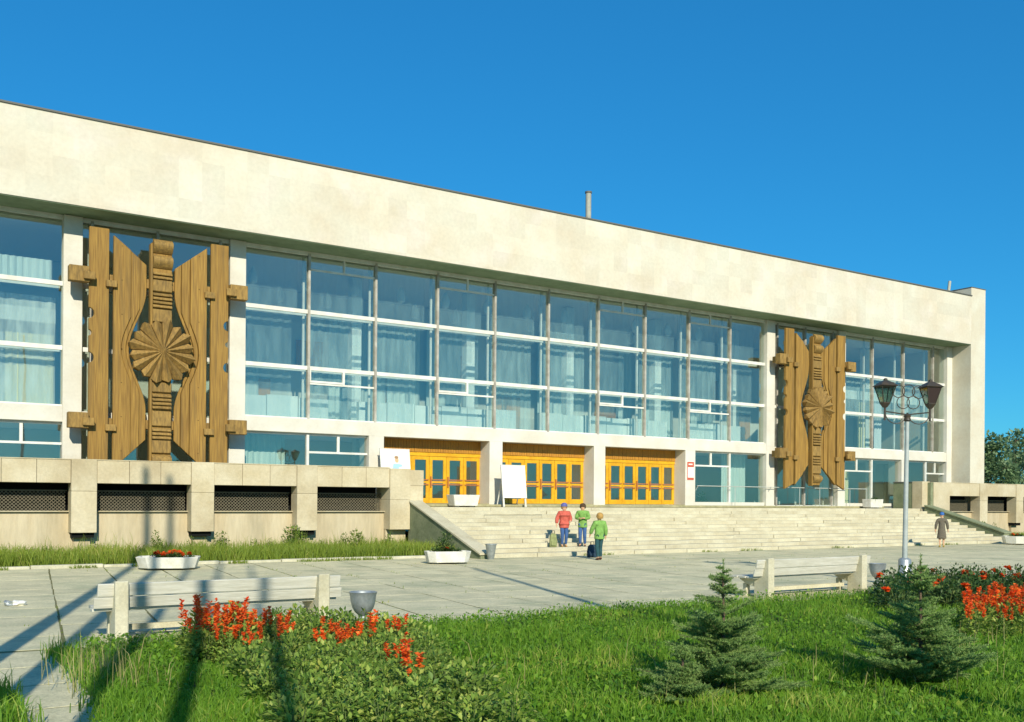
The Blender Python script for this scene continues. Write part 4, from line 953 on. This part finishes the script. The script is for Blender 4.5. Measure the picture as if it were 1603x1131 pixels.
# --- trees
def tree(loc, h, rx, seed, label, nleaf=5200, group='trees beyond the hall', ls=.26, name='broadleaf_tree'):
    g_ = random.Random(seed); r = empty(name, loc); tag(r, label, 'tree', group)
    t_ = MB().tube([(0,0,-.2),(.1,0,h*.3),(-.05,.1,h*.65),(0,0,h*.9)], [h*.026,h*.02,h*.012,.02], 8)
    cl = []
    for i in range(26):
        a_ = g_.random()*6.28; z = h*g_.uniform(.28, .98); q = rx*g_.uniform(.15, 1)*(1-.65*((z/h-.5)/.5)**2 if z > h*.5 else .95)
        c_ = Vector((q*math.cos(a_), q*math.sin(a_), z)); cl.append((c_, rx*g_.uniform(.22, .42)))
        t_.tube([(0,0,max(h*.2, z-q*.8)), tuple(c_*.6+Vector((0,0,z*.38))), tuple(c_)], [.06,.04,.015], 5, cap=False)
    t_.build('trunk', M['trunk'], r, fix=False)
    rg = np.random.default_rng(seed); k = rg.integers(0, len(cl), nleaf); cc = np.array([tuple(c_) for c_, q in cl])[k]; rr = np.array([q for c_, q in cl])[k]
    d = rg.normal(0, 1, (nleaf, 3)); d /= np.linalg.norm(d, axis=1)[:, None]; p = cc+d*(rr*rg.random(nleaf)**.5)[:, None]*np.array([1, 1, .75])
    V, T, A = leafcloud(nleaf, lambda a_, b_: (p, d), ls, seed+5, .4, .2, .7)
    me = tri_mesh('crown', V, T, A); me.materials.append(M['treel']); link('crown', me, r); return r
for i, (x, y, h, rx) in enumerate(((84, 52, 8.0, 3.0), (90, 50, 7.0, 3.0), (94, 55, 9.0, 3.4), (100, 50, 7.6, 3.2), (104, 57, 10.0, 3.8), (112, 52, 9, 3.5), (118, 56, 11, 4.0), (97, 60, 8.6, 3.4), (88, 58, 7.4, 3.0))):
    tree((x, y, 0), h, rx, 500+i, 'leafy tree standing beyond the right end of the hall', 3600, ls=.34)
for i, (x, y, h, rx) in enumerate(((-30, -50, 5.2, 3.2), (-18, -55, 6.0, 3.4), (-6, -50, 5.0, 3.0), (6, -56, 5.6, 3.4), (19, -50, 5.0, 3.2), (32, -54, 6.2, 3.4), (46, -50, 5.4, 3.3), (60, -55, 6, 3.5))):
    tree((x, y, 0), h, rx, 600+i, 'leafy tree across the lawn facing the hall', 1500, 'trees facing the hall', .5)
# --- potted plants inside the right-hand ground floor window
for x in (PK(5)+.7, PK(5)+1.3): place_plant(sh_, (x, 36.95, 1.78), x, .95, 'indoor_plant', 'green pot plant behind the ground floor window beside the doors', 'plant', 'pot plants behind the window')
# ================================================================ PEOPLE
def skin_mesh(name, J, E_, root, m, parent, sub=2):
    me = bpy.data.meshes.new(name); ks = list(J); me.from_pydata([J[k][0] for k in ks], [(ks.index(a_), ks.index(b_)) for a_, b_ in E_] if True else [], [])
    o = bpy.data.objects.new(name, me); C.objects.link(o)
    md = o.modifiers.new('skin', 'SKIN'); md.use_smooth_shade = True
    if not me.skin_vertices:
        bpy.context.view_layer.objects.active = o
    lay = me.skin_vertices[0].data if me.skin_vertices else me.attributes
    for i, k in enumerate(ks):
        r_ = J[k][1]; r_ = r_ if isinstance(r_, tuple) else (r_, r_); lay[i].radius = r_; lay[i].use_root = (k == root); lay[i].use_loose = False
    sb = o.modifiers.new('sub', 'SUBSURF'); sb.levels = sub; sb.render_levels = sub
    dg = bpy.context.evaluated_depsgraph_get(); ev = o.evaluated_get(dg); m2 = bpy.data.meshes.new_from_object(ev)
    bpy.data.objects.remove(o); m2.name = name; m2.materials.clear(); m2.materials.append(m); m2.polygons.foreach_set('use_smooth', [True]*len(m2.polygons))
    return link(name, m2, parent)
def cloth(name, c_, c2=None): return mat(name, c_, c2 or tuple(q*.72 for q in c_), 9, fine=.12, fscale=40, rough=.9, bump=.9, bscale=11)
def blob(name, prof, n, m, parent, loc, sxy=(1, 1), rot=(0, 0, 0)):
    o = MB().lathe(prof, n, (0, 0, 0), *sxy).build(name, m, parent, smooth=True); o.location = loc; o.rotation_euler = rot; return o
def person(loc, rz, h, label, jacket, legs, shoes, hair, arms, stride=0.0, hat=None, coat=False, bulky=1.0, hd=1.22):
    """figure facing -y; arms = ((elbow),(wrist)) for the -x and +x side, in units of height"""
    r = empty('person', loc, rz); tag(r, label, 'person', None); V = lambda x, y, z: (x*h, y*h, z*h)
    sh = .105
    J = {'pel': (V(0,0,.53), (.075*h,.055*h)), 'wa': (V(0,.0,.62), (.066*h,.05*h)), 'ch': (V(0,0,.74), (.078*h,.055*h)), 'sb': (V(0,.005,.80), (.055*h,.042*h)), 'nk': (V(0,.0,.835), .028*h), 'jaw': (V(0,-.010,.93-.05*hd), (.040*h*hd,.043*h*hd)), 'cr': (V(0,.004,.925), (.050*h*hd,.058*h*hd)), 'top': (V(0,.006,.93+.042*hd), (.034*h*hd,.040*h*hd))}
    E_ = [('pel','wa'),('wa','ch'),('ch','sb'),('sb','nk'),('nk','jaw'),('jaw','cr'),('cr','top')]
    feet = {}
    for s_, n_ in ((-1,'l'),(1,'r')):
        fy = stride*s_
        J['hp'+n_] = (V(.048*s_,0,.50), .050*h); J['kn'+n_] = (V(.052*s_,-.012+fy*.45-(.02 if stride else 0),.28), .036*h); J['an'+n_] = (V(.052*s_,.012+fy,.05), .022*h); J['to'+n_] = (V(.060*s_,-.065+fy,.022), .018*h)
        E_ += [('pel','hp'+n_),('hp'+n_,'kn'+n_),('kn'+n_,'an'+n_),('an'+n_,'to'+n_)]; feet[n_] = fy
        e_, w_ = arms[0 if s_ < 0 else 1]
        J['sh'+n_] = (V(sh*s_,.005,.795), .033*h); J['el'+n_] = (V(*e_), .027*h); J['wr'+n_] = (V(*w_), .018*h)
        dv = (Vector(w_)-Vector(e_)).normalized(); pm = Vector(w_)+dv*.035; J['pa'+n_] = (V(*pm), (.021*h,.013*h))
        E_ += [('sb','sh'+n_),('sh'+n_,'el'+n_),('el'+n_,'wr'+n_),('wr'+n_,'pa'+n_)]
        sd_ = dv.orthogonal().normalized(); sd2 = dv.cross(sd_)
        for q in range(4):
            of = sd_*(q-1.5)*.009; b1 = pm+dv*.022+of; b2 = b1+dv*(.016+.004*(1.5-abs(q-1.5)))+sd2*.006
            J['f%d%s' % (q,n_)] = (V(*b1), .0048*h); J['g%d%s' % (q,n_)] = (V(*b2), .0042*h); E_ += [('pa'+n_,'f%d%s' % (q,n_)),('f%d%s' % (q,n_),'g%d%s' % (q,n_))]
        tb = Vector(w_)+dv*.018+sd_*.020; J['t'+n_] = (V(*tb), .0052*h); J['u'+n_] = (V(*(tb+dv*.018+sd_*.004)), .0045*h); E_ += [('wr'+n_,'t'+n_),('t'+n_,'u'+n_)]
    skin_mesh('body', J, E_, 'pel', M['skin'], r)
    # jacket or coat
    b_ = bulky
    K = {'hem2': (V(0,0,.435 if not coat else .235), (.094*h*b_,.072*h*b_) if not coat else (.128*h*b_,.098*h*b_)), 'hem': (V(0,0,.46 if not coat else .27), (.098*h*b_,.075*h*b_) if not coat else (.125*h*b_,.095*h*b_)), 'pel': (V(0,0,.53), (.094*h*b_,.072*h*b_)), 'wa': (V(0,0,.63), (.086*h*b_,.066*h*b_)), 'ch': (V(0,0,.73), (.094*h*b_,.07*h*b_)), 'sb': (V(0,.005,.80), (.070*h,.054*h)), 'nk': (V(0,.003,.845), (.042*h,.042*h))}
    F_ = [('hem2','hem'),('hem','pel'),('pel','wa'),('wa','ch'),('ch','sb'),('sb','nk')]
    for s_, n_ in ((-1,'l'),(1,'r')):
        e_, w_ = arms[0 if s_ < 0 else 1]; w2 = Vector(e_).lerp(Vector(w_), .92)
        K['sh'+n_] = (V(sh*s_,.005,.79), .046*h*b_); K['el'+n_] = (V(*e_), .040*h*b_); K['wr'+n_] = (V(*w2), .029*h*b_); F_ += [('sb','sh'+n_),('sh'+n_,'el'+n_),('el'+n_,'wr'+n_)]
    skin_mesh('coat' if coat else 'jacket', K, F_, 'wa', jacket, r)
    if legs:
        K = {'pel': (V(0,0,.525), (.078*h,.060*h))}; F_ = []
        for s_, n_ in ((-1,'l'),(1,'r')):
            for k_, rr in (('hp', .060), ('kn', .046), ('an', .034)):
                p_ = J[k_+n_][0]; K[k_+n_] = ((p_[0], p_[1], p_[2]+(.005*h if k_ == 'an' else 0)), rr*h)
            F_ += [('pel','hp'+n_),('hp'+n_,'kn'+n_),('kn'+n_,'an'+n_)]
        skin_mesh('trousers', K, F_, 'pel', legs, r)
    for s_, n_ in ((-1,'l'),(1,'r')):
        a_, t_ = J['an'+n_][0], J['to'+n_][0]
        skin_mesh('shoe', {'h': ((a_[0], a_[1]+.012*h, .024*h), (.026*h,.024*h)), 'm': (((a_[0]+t_[0])/2, (a_[1]+t_[1])/2, .022*h), (.028*h,.022*h)), 't': ((t_[0], t_[1]-.006*h, .018*h), (.024*h,.018*h)), 'a': ((a_[0], a_[1], .06*h), .028*h)}, [('a','h'),('h','m'),('m','t')], 'm', shoes, r)
    # face and hair
    for s_ in (-1, 1): blob('eye', [(.001,-.005*h),(.0055*h,0),(.001,.005*h)], 8, M['iron'], r, V(.019*s_*hd,.004-.0575*hd,.922))
    blob('nose', [(.001,.0),(.007*h,.006*h),(.004*h,.018*h),(.001,.024*h)], 8, M['skin'], r, V(0,.004-.061*hd,.898))
    blob('mouth', [(.001,-.002*h),(.011*h,0),(.001,.002*h)], 10, M['red'], r, V(0,.004-.054*hd,.925-.039*hd), (1, .35))
    for s_ in (-1, 1): blob('ear', [(.001,-.014*h),(.006*h,0),(.001,.014*h)], 8, M['skin'], r, V(.051*s_*hd,.004,.918))
    h_ = h; h = h*hd
    hp = [(.060*h, -.025*h), (.064*h, .0), (.060*h, .030*h), (.045*h, .052*h), (.022*h, .064*h), (.002, .067*h)]
    if hair: blob('hair', hp, 14, hair, r, (0, .012*h, .93*h_), (.96, 1.05), (R(-18), 0, 0))
    if hat: 
        blob('hat', [(.064*h,-.012*h),(.066*h,.006*h),(.060*h,.040*h),(.040*h,.060*h),(.015*h,.068*h),(.002,.07*h)], 14, hat, r, (0, .006*h, .93*h_+.015*h), (.96, 1.04), (R(-8), 0, 0))
    return r
AR = math.atan2(-UZ, NZ)          # heading that faces the viewpoint
hang = lambda s_: ((.150*s_, .01, .64), (.165*s_, -.02, .50))
zst = RH*2
red_j, blue_p = cloth('coral_jacket', (.62,.13,.09)), cloth('blue_trousers', (.06,.13,.30))
gre_j, teal_p = cloth('green_jacket', (.22,.42,.10)), cloth('dark_teal_trousers', (.03,.09,.10))
tan_s, dk_s = cloth('tan_boots', (.45,.26,.08)), cloth('brown_shoes', (.10,.05,.03))
bl_h, dk_h = cloth('blond_hair', (.50,.30,.09)), cloth('dark_hair', (.09,.055,.03))
p = plane(883, 830, 29.92); person((p.x, 29.92, zst), AR+R(12), 1.60, 'person in coral red jacket and blue knit hat standing on the steps', red_j, blue_p, tan_s, bl_h,
       (((-.165,.02,.66),(-.185,-.02,.53)), ((.160,.03,.655),(.125,-.075,.60))), .035, cloth('blue_knit_hat', (.13,.14,.36)), bulky=1.32)
hr = bpy.context.scene.objects
kx = p.x
p = plane(912, 830, 29.92); person((p.x, 29.92, zst), AR-R(12), 1.62, 'person in light green jacket with hands together standing on the steps', gre_j, blue_p, dk_s, dk_h,
       (((-.150,-.02,.66),(-.045,-.125,.66)), ((.150,-.02,.66),(.045,-.13,.665))), .02, bulky=1.25)
p3_ = ground(938, 877); person((p3_.x, p3_.y, 0), AR+R(205), 1.60, 'person with blond hair in green jacket standing on the paving', gre_j, teal_p, dk_s, bl_h, (hang(-1), ((.155,-.04,.66),(.165,-.10,.54))), .04, bulky=1.28)
pw = ground(1474, 857); person((pw.x, pw.y, 0), AR+R(160), 1.60, 'person in long grey coat and blue headscarf walking past the steps', mat('tweed_coat', (.10,.095,.075), (.17,.14,.10), 25, fine=.3, fscale=60, rough=.95), None, cloth('yellow_boots', (.45,.33,.08)), None,
       (hang(-1), hang(1)), .05, cloth('blue_headscarf', (.05,.15,.42)), coat=True, bulky=1.12, hd=1.05)
def bag(loc, rz, w, d, h, m, label, strap=True):
    r = empty('bag', loc, rz); tag(r, label, 'bag')
    b_ = MB(); pr = [(-w/2,0),(w/2,0),(w/2*1.04,h*.45),(w/2*.85,h*.85),(w/2*.5,h),(-w/2*.5,h),(-w/2*.85,h*.85),(-w/2*1.04,h*.45)]
    b_.xz(pr, -d/2, d/2).build('bag_body', m, r, bevel=.03)
    MB().box(-w*.36, w*.36, -d/2-.05, -d/2+.005, h*.12, h*.48).build('pocket', m, r, bevel=.02)
    MB().tube([(-w*.2,0,h-.02),(-w*.15,0,h+.10),(w*.15,0,h+.10),(w*.2,0,h-.02)], .014, 6).build('handle', M['iron'], r)
q = plane(866, 845, 29.88); bag((q.x, 29.88, zst), AR+R(10), .26, .16, .52, cloth('olive_satchel', (.30,.33,.14)), 'olive green satchel on the step beside the person in coral jacket')
q = ground(927, 873); bag((q.x, q.y, 0), AR-R(20), .34, .2, .46, cloth('navy_bag', (.03,.06,.10)), 'dark blue bag on the paving beside the blond person')
